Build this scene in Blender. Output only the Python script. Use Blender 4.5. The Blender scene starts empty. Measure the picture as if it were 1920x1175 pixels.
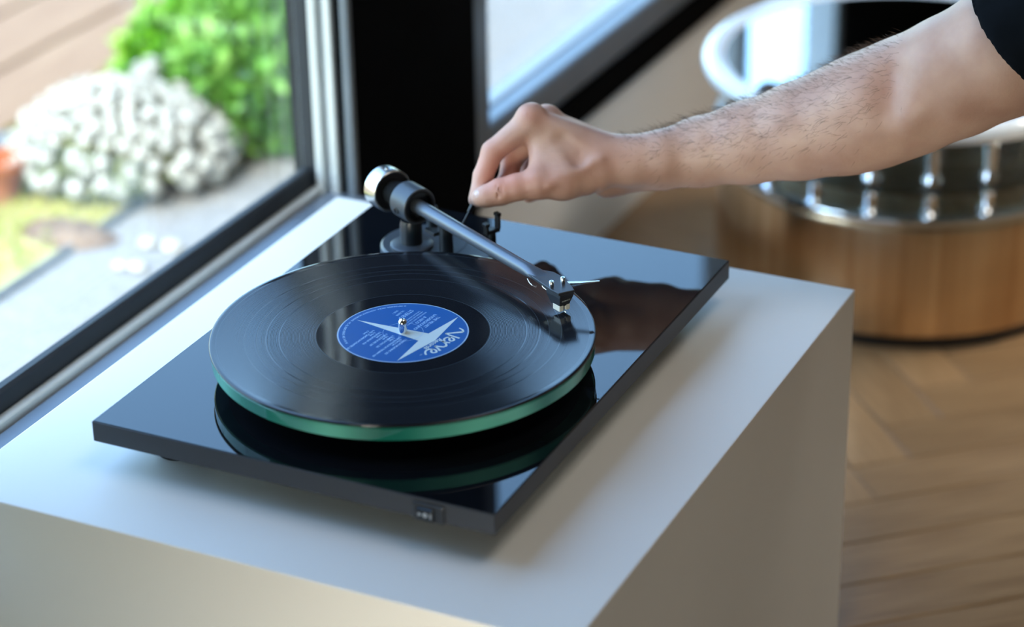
import bpy, bmesh, math, random
import numpy as np
from mathutils import Vector, Matrix
random.seed(7); rng = np.random.default_rng(5)
R = math.radians
sc = bpy.context.scene
COL = sc.collection

# ------------------------------------------------------------ camera
FPX = 4476.24
CR = Vector((0.90217982, 0.43100872, -0.0174084))
CU = Vector((-0.17644284, 0.40555197, 0.896881))
CF = Vector((-0.39362355, 0.80607635, -0.4419292))
Z0 = 0.41                                   # height of the plinth's top above the floor
CC = Vector((0.982995, -1.284779, 0.864707 + Z0))
cd = bpy.data.cameras.new('camera'); cam = bpy.data.objects.new('camera', cd); COL.objects.link(cam)
cam.matrix_world = Matrix(((CR.x, CU.x, -CF.x, CC.x), (CR.y, CU.y, -CF.y, CC.y), (CR.z, CU.z, -CF.z, CC.z), (0, 0, 0, 1)))
cd.sensor_fit = 'HORIZONTAL'; cd.sensor_width = 36; cd.lens = 36 * FPX / 1920
cd.shift_y = 0; cd.clip_start = .05; cd.clip_end = 200
cd.dof.use_dof = True; cd.dof.focus_distance = 1.90; cd.dof.aperture_fstop = 2.9; cd.dof.aperture_blades = 9
sc.camera = cam

# ------------------------------------------------------------ world, sun, lamps, exposure
w = bpy.data.worlds.new('sky'); sc.world = w; w.use_nodes = True
nt = w.node_tree; nt.nodes.clear()
sky = nt.nodes.new('ShaderNodeTexSky'); sky.sky_type = 'NISHITA'; sky.sun_disc = False
sky.sun_elevation = R(48); sky.sun_rotation = R(190); sky.air_density = 1.3; sky.dust_density = 1.6; sky.ozone_density = 2.0
bg = nt.nodes.new('ShaderNodeBackground'); out = nt.nodes.new('ShaderNodeOutputWorld')
bg.inputs['Strength'].default_value = 1.38
tint = nt.nodes.new('ShaderNodeMix'); tint.data_type = 'RGBA'; tint.blend_type = 'MULTIPLY'; tint.inputs['Factor'].default_value = 1; tint.inputs['B'].default_value = (.86, .98, 1.02, 1)
nt.links.new(sky.outputs[0], tint.inputs['A']); nt.links.new(tint.outputs['Result'], bg.inputs[0]); nt.links.new(bg.outputs[0], out.inputs[0])

def lamp(name, kind, loc, direction, energy, color, size=None, size_y=None, spread=None):
    l = bpy.data.lights.new(name, kind); o = bpy.data.objects.new(name, l); COL.objects.link(o)
    o.location = loc; o.rotation_euler = Vector(direction).to_track_quat('-Z', 'Y').to_euler()
    l.energy = energy; l.color = color
    if kind == 'AREA':
        l.shape = 'RECTANGLE'; l.size = size; l.size_y = size_y or size
        if spread: l.spread = spread
    return o
sun = lamp('sun', 'SUN', (-3, -3, 6), (-.015, .62, -.80), 4.0, (1, .87, .70)); sun.data.angle = R(.6)
lamp('ceiling_lamp_light', 'AREA', (.9, .4, 2.42), (0, 0, -1), 6.5, (1, .93, .84), .9, .9)
lamp('front_fill_light', 'AREA', (.64, -2.24, .42), (-.05, 1, -.10), 1.6, (1, .92, .80), .5, .5, spread=R(26))  # added fill, out of view, brightens the pedestal's front face
lamp('rear_lamp_light', 'AREA', (1.4, 2.1, 2.42), (-.45, -.33, -1), 5.5, (1, .90, .78), .8, .8, spread=R(38))
sc.view_settings.view_transform = 'Standard'; sc.view_settings.look = 'None'
sc.view_settings.gamma = 1; sc.view_settings.exposure = 0; sc.view_settings.use_curve_mapping = False

# ------------------------------------------------------------ helpers
def P(x, y, z=0.0): return Vector((x, y, z + Z0))         # plinth coordinates -> world
def at(px, py, z=None, x=None, y=None, d=None):            # a pixel seen on a plane at a known height / side / distance
    v = CF + CR * ((px - 960) / FPX) - CU * ((py - 587.5) / FPX)
    if z is not None: t = (z - CC.z) / v.z
    elif x is not None: t = (x - CC.x) / v.x
    elif y is not None: t = (y - CC.y) / v.y
    else: t = d
    return CC + v * t

def tag(o, label=None, cat=None, group=None, kind=None):
    if label: o['label'] = label
    if cat: o['category'] = cat
    if group: o['group'] = group
    if kind: o['kind'] = kind
    return o
def empty(name, loc, label, cat, group=None, rz=0):
    o = bpy.data.objects.new(name, None); COL.objects.link(o); o.location = loc; o.rotation_euler = (0, 0, rz)
    o.empty_display_size = .05
    return tag(o, label, cat, group)
ORG = {}
def wloc(o):
    v = Vector((0, 0, 0))
    while o is not None:
        v += o.location; o = o.parent
    return v
def obj(name, me, mat=None, parent=None, smooth=None, local=False):
    """link a mesh; coordinates are world unless local; parents are un-rotated empties or meshes"""
    if isinstance(me, bmesh.types.BMesh):
        bm = me; me = bpy.data.meshes.new(name); bm.normal_update(); bm.to_mesh(me); bm.free()
    if mat is not None and not me.materials: me.materials.append(mat)
    o = bpy.data.objects.new(name, me); COL.objects.link(o)
    if parent is not None:
        o.parent = parent
        if not local: me.transform(Matrix.Translation(-wloc(parent)))
    if smooth is not None and len(me.polygons):
        if smooth == 0: pass
        else:
            me.shade_smooth()
            if smooth < 180: me.set_sharp_from_angle(angle=R(smooth))
    return o
def root_mesh(o):
    """move a top-level mesh's origin to the base of its bounds"""
    co = np.empty(len(o.data.vertices) * 3, np.float32); o.data.vertices.foreach_get('co', co); co = co.reshape(-1, 3)
    c = Vector(((co[:, 0].min() + co[:, 0].max()) / 2, (co[:, 1].min() + co[:, 1].max()) / 2, co[:, 2].min()))
    o.data.transform(Matrix.Translation(-c)); o.location = c
    return o
def box(bm, x0, x1, y0, y1, z0, z1, bev=0, seg=1):
    r = bmesh.ops.create_cube(bm, size=1, matrix=Matrix.Translation(((x0 + x1) / 2, (y0 + y1) / 2, (z0 + z1) / 2)) @ Matrix.Diagonal((abs(x1 - x0), abs(y1 - y0), abs(z1 - z0), 1)))
    if bev:
        es = list({e for v in r['verts'] for e in v.link_edges})
        bmesh.ops.bevel(bm, geom=es, offset=bev, segments=seg, profile=.6, affect='EDGES')
    return bm
def bx(*a, **k): return box(bmesh.new(), *a, **k)
def lathe(bm, prof, n=48, mtx=Matrix.Identity(4), close=False):
    rings = []
    for r, z in prof:
        if r < 1e-7: rings.append([bm.verts.new(mtx @ Vector((0, 0, z)))])
        else: rings.append([bm.verts.new(mtx @ Vector((r * math.cos(2 * math.pi * i / n), r * math.sin(2 * math.pi * i / n), z))) for i in range(n)])
    pr = list(zip(rings, rings[1:])) + ([(rings[-1], rings[0])] if close else [])
    for a, b in pr:
        for i in range(n):
            j = (i + 1) % n
            if len(a) == 1 and len(b) == 1: continue
            if len(a) == 1: bm.faces.new((a[0], b[j], b[i]))
            elif len(b) == 1: bm.faces.new((a[i], a[j], b[0]))
            else: bm.faces.new((a[i], a[j], b[j], b[i]))
    bmesh.ops.recalc_face_normals(bm, faces=bm.faces[:])
    return bm
def axis_m(a, b):
    a = Vector(a); d = (Vector(b) - a)
    return Matrix.Translation(a) @ d.to_track_quat('Z', 'Y').to_matrix().to_4x4(), d.length
def rod(bm, a, b, r0, r1=None, n=20, bev=0):
    m, L = axis_m(a, b); r1 = r0 if r1 is None else r1
    if bev: prof = [(0, 0), (r0 - bev, 0), (r0, bev), (r1, L - bev), (r1 - bev, L), (0, L)]
    else: prof = [(0, 0), (r0, 0), (r1, L), (0, L)]
    return lathe(bm, prof, n, m)
def tube(bm, pts, r, n=10):
    for a, b in zip(pts, pts[1:]): rod(bm, a, b, r, r, n)
    return bm
def prism(bm, pts, z0, z1, mtx=Matrix.Identity(4), bev=0):
    lo = [bm.verts.new(mtx @ Vector((x, y, z0))) for x, y in pts]; hi = [bm.verts.new(mtx @ Vector((x, y, z1))) for x, y in pts]
    f = [bm.faces.new(lo[::-1]), bm.faces.new(hi)]
    n = len(pts)
    for i in range(n): f.append(bm.faces.new((lo[i], lo[(i + 1) % n], hi[(i + 1) % n], hi[i])))
    bmesh.ops.recalc_face_normals(bm, faces=f)
    if bev: bmesh.ops.bevel(bm, geom=list({e for q in f for e in q.edges}), offset=bev, segments=2, affect='EDGES')
    return bm
def from_np(name, V, F):
    me = bpy.data.meshes.new(name); me.from_pydata(V.tolist() if hasattr(V, 'tolist') else V, [], F.tolist() if hasattr(F, 'tolist') else F); me.update(); return me

# ------------------------------------------------------------ materials
def mat(name, color=(.5, .5, .5), rough=.5, metal=0, **kw):
    m = bpy.data.materials.new(name); m.use_nodes = True
    b = m.node_tree.nodes['Principled BSDF']
    b.inputs['Base Color'].default_value = (*color, 1); b.inputs['Roughness'].default_value = rough; b.inputs['Metallic'].default_value = metal
    for k, v in kw.items():
        k = {'ior': 'IOR', 'trans': 'Transmission Weight', 'coat': 'Coat Weight', 'coatr': 'Coat Roughness', 'sss': 'Subsurface Weight', 'sssr': 'Subsurface Radius', 'ssss': 'Subsurface Scale', 'alpha': 'Alpha', 'aniso': 'Anisotropic', 'sheen': 'Sheen Weight', 'emit': 'Emission Strength', 'coatior': 'Coat IOR', 'spec': 'Specular IOR Level'}[k]
        b.inputs[k].default_value = v
    return m
def nodes(m): return m.node_tree.nodes, m.node_tree.links, m.node_tree.nodes['Principled BSDF']
def noise(m, scale, detail=3, coord='Object', vscale=None, rough=.5):
    n, l, b = nodes(m); t = n.new('ShaderNodeTexNoise'); t.inputs['Scale'].default_value = scale; t.inputs['Detail'].default_value = detail; t.inputs['Roughness'].default_value = rough
    c = n.new('ShaderNodeTexCoord')
    if vscale:
        mp = n.new('ShaderNodeMapping'); mp.inputs['Scale'].default_value = vscale; l.new(c.outputs[coord], mp.inputs[0]); l.new(mp.outputs[0], t.inputs['Vector'])
    else: l.new(c.outputs[coord], t.inputs['Vector'])
    return t
def ramp(m, src, stops, to='Base Color'):
    n, l, b = nodes(m); r = n.new('ShaderNodeValToRGB'); e = r.color_ramp.elements
    while len(e) < len(stops): e.new(.5)
    for q, (p, c) in zip(e, stops):
        q.position = p; q.color = (*c, 1) if isinstance(c, tuple) else (c, c, c, 1)
    l.new(src, r.inputs[0])
    if to: l.new(r.outputs[0], b.inputs[to])
    return r
def bump(m, src, strength=.2, dist=.001):
    n, l, b = nodes(m); q = n.new('ShaderNodeBump'); q.inputs['Strength'].default_value = strength; q.inputs['Distance'].default_value = dist
    l.new(src, q.inputs['Height']); l.new(q.outputs[0], b.inputs['Normal']); return q
def noisy(name, c1, c2, scale, rough=.6, bmp=0, dist=.002, detail=4, vscale=None, lo=.35, hi=.65, **kw):
    m = mat(name, c1, rough, **kw); t = noise(m, scale, detail, vscale=vscale); ramp(m, t.outputs['Fac'], [(lo, c1), (hi, c2)])
    if bmp: bump(m, t.outputs['Fac'], bmp, dist)
    return m

M = {}
M['gloss'] = mat('black_gloss_lacquer', (.004, .005, .007), .03, ior=1.58)
M['edge'] = mat('plinth_edge', (.018, .021, .027), .42, spec=.6)
M['white'] = noisy('white_laminate', (.76, .745, .71), (.79, .775, .74), 3, .45, spec=.35)
M['wall'] = noisy('wall_paint', (.38, .365, .34), (.41, .39, .365), 2, .8)
M['greywall'] = noisy('grey_wall_paint', (.78, .79, .78), (.81, .815, .80), 4, .75)
M['dark'] = noisy('black_paint', (.0012, .0015, .002), (.002, .0024, .003), 3, .75, spec=.03)
M['frame'] = noisy('anthracite_window_frame', (.05, .065, .085), (.06, .075, .095), 5, .38, spec=.6)
M['alu'] = noisy('grey_aluminium', (.32, .34, .36), (.36, .38, .40), 8, .35, metal=.3)
M['greyalu'] = noisy('mid_grey_aluminium', (.12, .135, .15), (.15, .165, .18), 8, .4)
M['blualu'] = noisy('blue_grey_aluminium', (.14, .175, .22), (.17, .205, .25), 8, .35, metal=.2)
M['lightalu'] = noisy('pale_aluminium', (.60, .60, .57), (.66, .66, .63), 8, .4, metal=.2)
M['gasket'] = mat('rubber_gasket', (.012, .014, .018), .6)
M['anth'] = noisy('tonearm_grey', (.052, .062, .078), (.060, .070, .086), 60, .40, metal=.35)
M['armtube'] = mat('satin_grey_tube', (.115, .135, .165), .36, .55)
M['blk'] = mat('black_plastic', (.008, .009, .011), .38)
M['satin'] = mat('satin_black', (.014, .017, .022), .33)
M['chrome'] = mat('chrome', (.86, .87, .88), .08, 1)
M['steel'] = mat('brushed_steel', (.72, .70, .66), .24, 1, aniso=.6)
M['cream'] = mat('cream_plastic', (.60, .62, .56), .35)
M['mark'] = mat('white_mark', (.28, .32, .37), .5)
M['rubber'] = mat('rubber', (.0025, .0027, .003), .8, spec=.15)
M['felt'] = mat('black_under_disc', (.006, .006, .008), .5)

# green edged glass platter
g = mat('green_platter_glass', (.2, .8, .6), .05, ior=1.5, trans=.5); M['glass_green'] = g
n, l, b = nodes(g)
tc = n.new('ShaderNodeTexCoord'); nz = n.new('ShaderNodeTexNoise'); nz.inputs['Scale'].default_value = 13; nz.inputs['Detail'].default_value = 1
mp = n.new('ShaderNodeMapping'); mp.inputs['Scale'].default_value = (1, 1, .05); l.new(tc.outputs['Object'], mp.inputs[0]); l.new(mp.outputs[0], nz.inputs['Vector'])
ramp(g, nz.outputs['Fac'], [(.36, (.02, .26, .20)), (.64, (.26, .90, .72))])

# clear panes: thin sheet glass
def thin_glass(name, tint=(.93, .965, .97), rough=0):
    m = bpy.data.materials.new(name); m.use_nodes = True; n = m.node_tree.nodes; l = m.node_tree.links; n.clear()
    o = n.new('ShaderNodeOutputMaterial'); mx = n.new('ShaderNodeMixShader'); t = n.new('ShaderNodeBsdfTransparent'); g = n.new('ShaderNodeBsdfGlossy')
    f = n.new('ShaderNodeFresnel'); f.inputs[0].default_value = 1.5
    t.inputs[0].default_value = (*tint, 1); g.inputs['Roughness'].default_value = rough
    ge = n.new('ShaderNodeNewGeometry'); ma = n.new('ShaderNodeMath'); ma.operation = 'MULTIPLY_ADD'; ma.inputs[1].default_value = 1 / 1.5 - 1.5; ma.inputs[2].default_value = 1.5
    l.new(ge.outputs['Backfacing'], ma.inputs[0]); l.new(ma.outputs[0], f.inputs[0])
    l.new(f.outputs[0], mx.inputs[0]); l.new(t.outputs[0], mx.inputs[1]); l.new(g.outputs[0], mx.inputs[2]); l.new(mx.outputs[0], o.inputs[0])
    return m
M['pane'] = thin_glass('window_pane_glass')
M['acrylic'] = thin_glass('clear_acrylic', (.86, .90, .90), .05)

# vinyl: radial grooves, smooth bands between tracks
def vinyl():
    m = mat('black_vinyl', (.010, .011, .014), .12, ior=1.5)
    n, l, b = nodes(m)
    c = n.new('ShaderNodeTexCoord'); ln = n.new('ShaderNodeVectorMath'); ln.operation = 'LENGTH'
    sep = n.new('ShaderNodeSeparateXYZ'); cmb = n.new('ShaderNodeCombineXYZ')
    l.new(c.outputs['Object'], sep.inputs[0]); l.new(sep.outputs[0], cmb.inputs[0]); l.new(sep.outputs[1], cmb.inputs[1]); l.new(cmb.outputs[0], ln.inputs[0])
    rad = ln.outputs['Value']
    mr = n.new('ShaderNodeMapRange'); mr.inputs['From Min'].default_value = .045; mr.inputs['From Max'].default_value = .152; l.new(rad, mr.inputs[0])
    def q(r): return (r - .045) / .107
    st = [(0, .09)]; bands = [.0625, .0665, .0905, .1010, .1085, .1160, .1325, .1455]
    # lead-out ends at .066, lead-in starts at .1455
    gr = [(q(.0675), .05), (q(.0680), .125), (q(.0961), .14), (q(.0962), .05), (q(.0968), .05), (q(.0969), .115), (q(.1066), .125), (q(.1067), .045), (q(.1073), .045), (q(.1074), .135),
          (q(.1136), .125), (q(.1137), .045), (q(.1143), .045), (q(.1144), .11), (q(.1233), .115), (q(.1234), .045), (q(.1240), .045), (q(.1241), .135), (q(.1450), .115), (q(.1453), .05), (1, .05)]
    r = n.new('ShaderNodeValToRGB'); e = r.color_ramp.elements
    allst = st + gr
    while len(e) < len(allst): e.new(.5)
    for el, (p, v) in zip(e, allst): el.position = min(max(p, 0), 1); el.color = (v, v, v, 1)
    l.new(mr.outputs[0], r.inputs[0]); l.new(r.outputs[0], b.inputs['Roughness'])
    # grooves: fine concentric rings + slow per-track variation
    w1 = n.new('ShaderNodeMath'); w1.operation = 'MULTIPLY'; w1.inputs[1].default_value = 2 * math.pi / .0011; l.new(rad, w1.inputs[0])
    s1 = n.new('ShaderNodeMath'); s1.operation = 'SINE'; l.new(w1.outputs[0], s1.inputs[0])
    nz = n.new('ShaderNodeTexNoise'); nz.noise_dimensions = '1D'; nz.inputs['Scale'].default_value = 700; nz.inputs['Detail'].default_value = 0; l.new(rad, nz.inputs['W'])
    ad = n.new('ShaderNodeMath'); ad.operation = 'MULTIPLY_ADD'; ad.inputs[1].default_value = .5; l.new(s1.outputs[0], ad.inputs[0]); l.new(nz.outputs['Fac'], ad.inputs[2])
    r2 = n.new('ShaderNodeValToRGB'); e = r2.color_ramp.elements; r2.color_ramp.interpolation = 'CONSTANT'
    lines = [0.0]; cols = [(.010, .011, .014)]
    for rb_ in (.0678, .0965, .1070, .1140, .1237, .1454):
        lines += [q(rb_ - .0002), q(rb_ + .00025)]; cols += [(.035, .045, .055), (.010, .011, .014)]  # reflections along the track gaps, painted into the base colour as paler rings
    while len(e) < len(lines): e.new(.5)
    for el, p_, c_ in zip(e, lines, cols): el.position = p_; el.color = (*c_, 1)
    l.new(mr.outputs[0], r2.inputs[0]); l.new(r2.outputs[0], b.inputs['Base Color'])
    gt = n.new('ShaderNodeMath'); gt.operation = 'GREATER_THAN'; gt.inputs[1].default_value = .08; l.new(r.outputs[0], gt.inputs[0])
    mu = n.new('ShaderNodeMath'); mu.operation = 'MULTIPLY'; l.new(ad.outputs[0], mu.inputs[0]); l.new(gt.outputs[0], mu.inputs[1])
    bp = n.new('ShaderNodeBump'); bp.inputs['Strength'].default_value = .10; bp.inputs['Distance'].default_value = .00012
    l.new(mu.outputs[0], bp.inputs['Height']); l.new(bp.outputs[0], b.inputs['Normal'])
    return m
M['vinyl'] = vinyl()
M['label'] = mat('blue_paper_label', (.000, .078, .31), .4, spec=.2)
M['print'] = mat('silver_print', (.50, .58, .60), .42)
M['print2'] = mat('pale_blue_print', (.30, .50, .80), .42)
M['labelrim'] = mat('pale_label_rim', (.30, .42, .58), .35)

# skin
def skin():
    m = mat('skin', (.56, .37, .28), .46, sss=.10, ssss=.012, spec=.38)
    m.node_tree.nodes['Principled BSDF'].inputs['Subsurface Radius'].default_value = (1, .35, .2)
    n, l, b = nodes(m)
    t = noise(m, 26, 4); r = ramp(m, t.outputs['Fac'], [(.32, (.43, .26, .20)), (.68, (.55, .365, .285))], to=None)
    vc = n.new('ShaderNodeVertexColor'); vc.layer_name = 'flush'
    mx = n.new('ShaderNodeMix'); mx.data_type = 'RGBA'; mx.inputs['B'].default_value = (.62, .25, .185, 1)
    l.new(r.outputs[0], mx.inputs['A']); l.new(vc.outputs[0], mx.inputs['Factor'])
    t3 = noise(m, 170, 1); r3 = ramp(m, t3.outputs['Fac'], [(.815, 0.0), (.84, 1.0)], to=None)   # small moles
    mx2 = n.new('ShaderNodeMix'); mx2.data_type = 'RGBA'; mx2.inputs['B'].default_value = (.22, .11, .07, 1)
    l.new(mx.outputs['Result'], mx2.inputs['A']); l.new(r3.outputs[0], mx2.inputs['Factor']); l.new(mx2.outputs['Result'], b.inputs['Base Color'])
    t2 = noise(m, 420, 5, rough=.65); bump(m, t2.outputs['Fac'], .35, .0006)
    return m
M['skin'] = skin()
M['nail'] = mat('fingernail', (.66, .46, .42), .25, sss=.1, ssss=.005, coat=.3)
M['hair'] = mat('arm_hair', (.09, .055, .035), .5)
M['shirt'] = noisy('navy_black_cotton', (.0015, .003, .005), (.003, .005, .008), 40, .9, bmp=.3, dist=.0008, spec=.1)

# ------------------------------------------------------------ setting: floor, walls, windows
def oak():
    m = mat('oak_parquet', (.3, .2, .11), .30, coat=.15, coatr=.3)
    n, l, b = nodes(m)
    t = noise(m, 9, 6, vscale=(1, 14, 1), rough=.6)
    oi = n.new('ShaderNodeObjectInfo'); r = ramp(m, t.outputs['Fac'], [(.25, (.17, .095, .042)), (.55, (.27, .165, .08)), (.8, (.35, .225, .12))], to=None)
    hv = n.new('ShaderNodeHueSaturation'); mr = n.new('ShaderNodeMapRange'); mr.inputs['To Min'].default_value = .72; mr.inputs['To Max'].default_value = 1.22
    l.new(oi.outputs['Random'], mr.inputs[0]); l.new(mr.outputs[0], hv.inputs['Value']); l.new(r.outputs[0], hv.inputs['Color']); l.new(hv.outputs[0], b.inputs['Base Color'])
    bump(m, t.outputs['Fac'], .1, .0005)
    return m
M['oak'] = oak()
RX0, RX1, RY0, RY1, H = -.145, 3.4, -2.3, 3.4, 2.5
fl = obj('floor', bx(-.165, RX1, RY0, RY1, -.12, -.012), noisy('floor_joint', (.03, .018, .01), (.04, .025, .015), 10, .9)); tag(fl, kind='structure')
W_, NL = .070, 6
blk_me = None
def block_mesh():
    bm = bx(0, NL * W_ - .0012, 0, W_ - .0012, -.012, 0)
    es = [e for e in bm.edges if all(abs(v.co.z) < 1e-6 for v in e.verts)]
    bmesh.ops.bevel(bm, geom=es, offset=.0012, segments=1, affect='EDGES')
    me = bpy.data.meshes.new('parquet_block'); bm.to_mesh(me); bm.free(); me.materials.append(M['oak']); return me
blk_me = block_mesh(); rot = R(42); cr_, sr_ = math.cos(rot), math.sin(rot)
def toW(x, y): return (.379 + cr_ * x - sr_ * y, .699 + sr_ * x + cr_ * y)
cand = []
for k in range(-70, 71):
    for j in range(-8, 9):
        cand.append((k + 2 * NL * j, k, 0)); cand.append((k, k - 2 * NL + 1 + 2 * NL * j, 1))
vis, rest = [], []
for cx_, cy_, o_ in cand:
    mx_, my_ = (cx_ + NL / 2, cy_ + .5) if o_ == 0 else (cx_ + .5, cy_ + NL / 2)
    X, Y = toW(mx_ * W_, my_ * W_)
    if not (RX0 - .2 < X < RX1 + .2 and RY0 - .2 < Y < RY1 + .2): continue
    ang_ = rot + (math.pi / 2 if o_ else 0); ex_, ey_ = abs(math.cos(ang_)) * NL * W_ / 2 + abs(math.sin(ang_)) * W_ / 2, abs(math.sin(ang_)) * NL * W_ / 2 + abs(math.cos(ang_)) * W_ / 2
    edge_ = not (RX0 + ex_ < X < RX1 - ex_ and RY0 + ey_ < Y < RY1 - ey_)
    if edge_: rest.append((cx_, cy_, o_, X, Y)); continue
    v = Vector((X, Y, 0)) - CC; dz = v.dot(CF); px = 960 + FPX * v.dot(CR) / dz; py = 587 - FPX * v.dot(CU) / dz
    (vis if (900 < px < 2150 and -50 < py < 1400) else rest).append((cx_, cy_, o_, X, Y))
vis.sort(key=lambda t: (t[3] - CC.x) ** 2 + (t[4] - CC.y) ** 2)
rest += vis[290:]; vis = vis[:290]
def place_block(o, cx_, cy_, o_):
    x, y = cx_ * W_, cy_ * W_
    if o_ == 1: x += W_
    X, Y = toW(x, y); o.location = (X, Y, 0); o.rotation_euler = (0, 0, rot + (math.pi / 2 if o_ else 0))
for i, (a, b_, o_, X, Y) in enumerate(vis):
    o = bpy.data.objects.new('parquet_block', blk_me); COL.objects.link(o); o.parent = fl; place_block(o, a, b_, o_)
bm = bmesh.new()
for a, b_, o_, X, Y in rest:
    x, y = a * W_, b_ * W_
    if o_ == 1: x += W_
    X, Y = toW(x, y)
    m_ = Matrix.Translation((X, Y, 0)) @ Matrix.Rotation(rot + (math.pi / 2 if o_ else 0), 4, 'Z') @ Matrix.Translation((NL * W_ / 2, W_ / 2, -.006)) @ Matrix.Diagonal((NL * W_ - .0015, W_ - .0015, .012, 1))
    bmesh.ops.create_cube(bm, size=1, matrix=m_)
for co_, no_ in (((RX0 + .001, 0, 0), (-1, 0, 0)), ((RX1 - .001, 0, 0), (1, 0, 0)), ((0, RY0 + .001, 0), (0, -1, 0)), ((0, RY1 - .001, 0), (0, 1, 0))):
    bmesh.ops.bisect_plane(bm, geom=bm.verts[:] + bm.edges[:] + bm.faces[:], plane_co=co_, plane_no=no_, clear_outer=True)
o = obj('parquet_field', bm, M['oak'], fl); tag(o, kind='stuff')

def struct(name, bm, m, parent=None, sm=None):
    o = obj(name, bm, m, parent, sm)
    if parent is None: tag(o, kind='structure')
    return o
struct('ceiling', bx(-.21, RX1 + .1, RY0 - .1, RY1 + .1, H, H + .1), M['wall'])
struct('wall_right', bx(RX1, RX1 + .1, RY0, RY1, -.1, H), M['wall'])
struct('wall_back', bx(-.208, RX1, RY1, RY1 + .1, -.1, H), noisy('brown_wood_panelling', (.16, .115, .065), (.24, .175, .10), 3, .5, vscale=(6, 1, 1)))
struct('wall_front', bx(-.208, .05, RY0 - .1, RY0, -.1, H), M['wall'])
struct('wall_front_low', bx(.05, .80, RY0 - .1, RY0, -.1, .10), M['wall']); struct('wall_front_top', bx(.05, .80, RY0 - .1, RY0, .85, H), M['wall']); struct('wall_front_far', bx(.80, RX1, RY0 - .1, RY0, -.1, H), M['wall'])
w3 = struct('added_front_window', bx(.05, .80, RY0 - .08, RY0 - .02, .10, .13), M['frame']); struct('jamb_profile', bx(.05, .08, RY0 - .08, RY0 - .02, .13, .81), M['frame'], w3); struct('jamb_profile', bx(.77, .80, RY0 - .08, RY0 - .02, .13, .81), M['frame'], w3); struct('top_rail', bx(.05, .80, RY0 - .08, RY0 - .02, .81, .85), M['frame'], w3); struct('pane', bx(.08, .77, RY0 - .055, RY0 - .049, .13, .81), M['pane'], w3)  # unseen window, added as a surround for the front fill lamp
WT = 1.62
wl = struct('wall_left', bx(-.208, RX0, RY0, RY1, WT, H), M['dark'])
struct('wall_left_sill', bx(-.208, RX0, .70, RY1, -.1, .186), M['greywall'])
struct('wall_left_near', bx(-.208, RX0, -.19, .70, -.1, .285), M['greywall'])
struct('wall_left_side', bx(-.208, RX0, RY0, -.195, -.1, WT), M['wall'])
struct('wall_left_far', bx(-.208, RX0, 2.27, RY1, .226, WT), M['dark'])
struct('trim_1', bx(-.208, RX0 + .012, .93, RY1, .186, .226, bev=.003), M['dark'])
struct('trim_2', bx(-.212, -.134, .657, .925, -.1, WT, bev=.003), M['dark'])
w1 = struct('window_1', bx(-.207, -.203, -.16, .700, .285, .300, bev=.001), M['frame'])
struct('gasket_bottom', bx(-.200, -.187, -.16, .656, .290, .334, bev=.003), M['gasket'], w1)
struct('bottom_rail', bx(-.206, -.182, -.16, .66, .285, .306, bev=.002), M['frame'], w1)
struct('glazing_bead', bx(-.187, -.176, -.16, .655, .285, .3150, bev=.004, seg=3), M['lightalu'], w1)
struct('inner_rail', bx(-.171, -.118, -.16, .656, .285, .3110, bev=.002), M['blualu'], w1)
struct('gasket_side', bx(-.200, -.182, .653, .668, .30, WT - .05, bev=.002), M['gasket'], w1)
struct('jamb_profile', bx(-.206, -.136, .662, .700, .29, WT - .02, bev=.002), M['frame'], w1)
struct('jamb_bead', bx(-.182, -.172, .650, .664, .305, WT - .02, bev=.003, seg=3), M['lightalu'], w1)
struct('jamb_web', bx(-.172, -.164, .656, .664, .305, WT - .02, bev=.001), M['alu'], w1)
struct('jamb_bead', bx(-.164, -.155, .650, .664, .305, WT - .02, bev=.003, seg=3), M['lightalu'], w1)
struct('jamb_cover', bx(-.146, -.1355, .651, .664, .30, WT - .02, bev=.003, seg=3), M['greyalu'], w1)
struct('top_rail', bx(-.206, -.15, -.16, .66, WT - .05, WT, bev=.003), M['frame'], w1)
struct('jamb_profile', bx(-.206, -.15, -.20, -.155, .285, WT, bev=.003), M['frame'], w1)
struct('pane', bx(-.196, -.190, -.16, .66, .300, WT - .03), M['pane'], w1)
w2 = struct('window_2', bx(-.206, -.150, .925, 2.27, .236, .246, bev=.002), M['frame'])
struct('bottom_rail', bx(-.195, -.140, .935, 2.26, .2265, .271, bev=.009, seg=4), M['blualu'], w2)
struct('glazing_bead', bx(-.182, -.166, .945, 2.25, .262, .2735, bev=.003, seg=2), M['alu'], w2)
struct('jamb_profile', bx(-.200, -.136, .926, .962, .24, WT, bev=.004, seg=2), M['blualu'], w2)
struct('jamb_profile', bx(-.200, -.146, 2.24, 2.27, .24, WT, bev=.004, seg=2), M['blualu'], w2)
struct('mullion', bx(-.200, -.146, 1.80, 1.835, .24, WT, bev=.004, seg=2), M['frame'], w2)
struct('top_rail', bx(-.200, -.150, .93, 2.27, WT - .05, WT, bev=.003), M['frame'], w2)
struct('pane', bx(-.190, -.184, .94, 2.26, .25, WT - .03), M['pane'], w2)
#@SPLIT1
# ------------------------------------------------------------ white display plinth
ped = obj('display_pedestal', bx(-.085, .431, -.073, .527, 0, .37, bev=.0012, seg=2), M['white'])
root_mesh(ped); tag(ped, 'matt white box pedestal under the black turntable, beside the window', 'pedestal')

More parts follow.
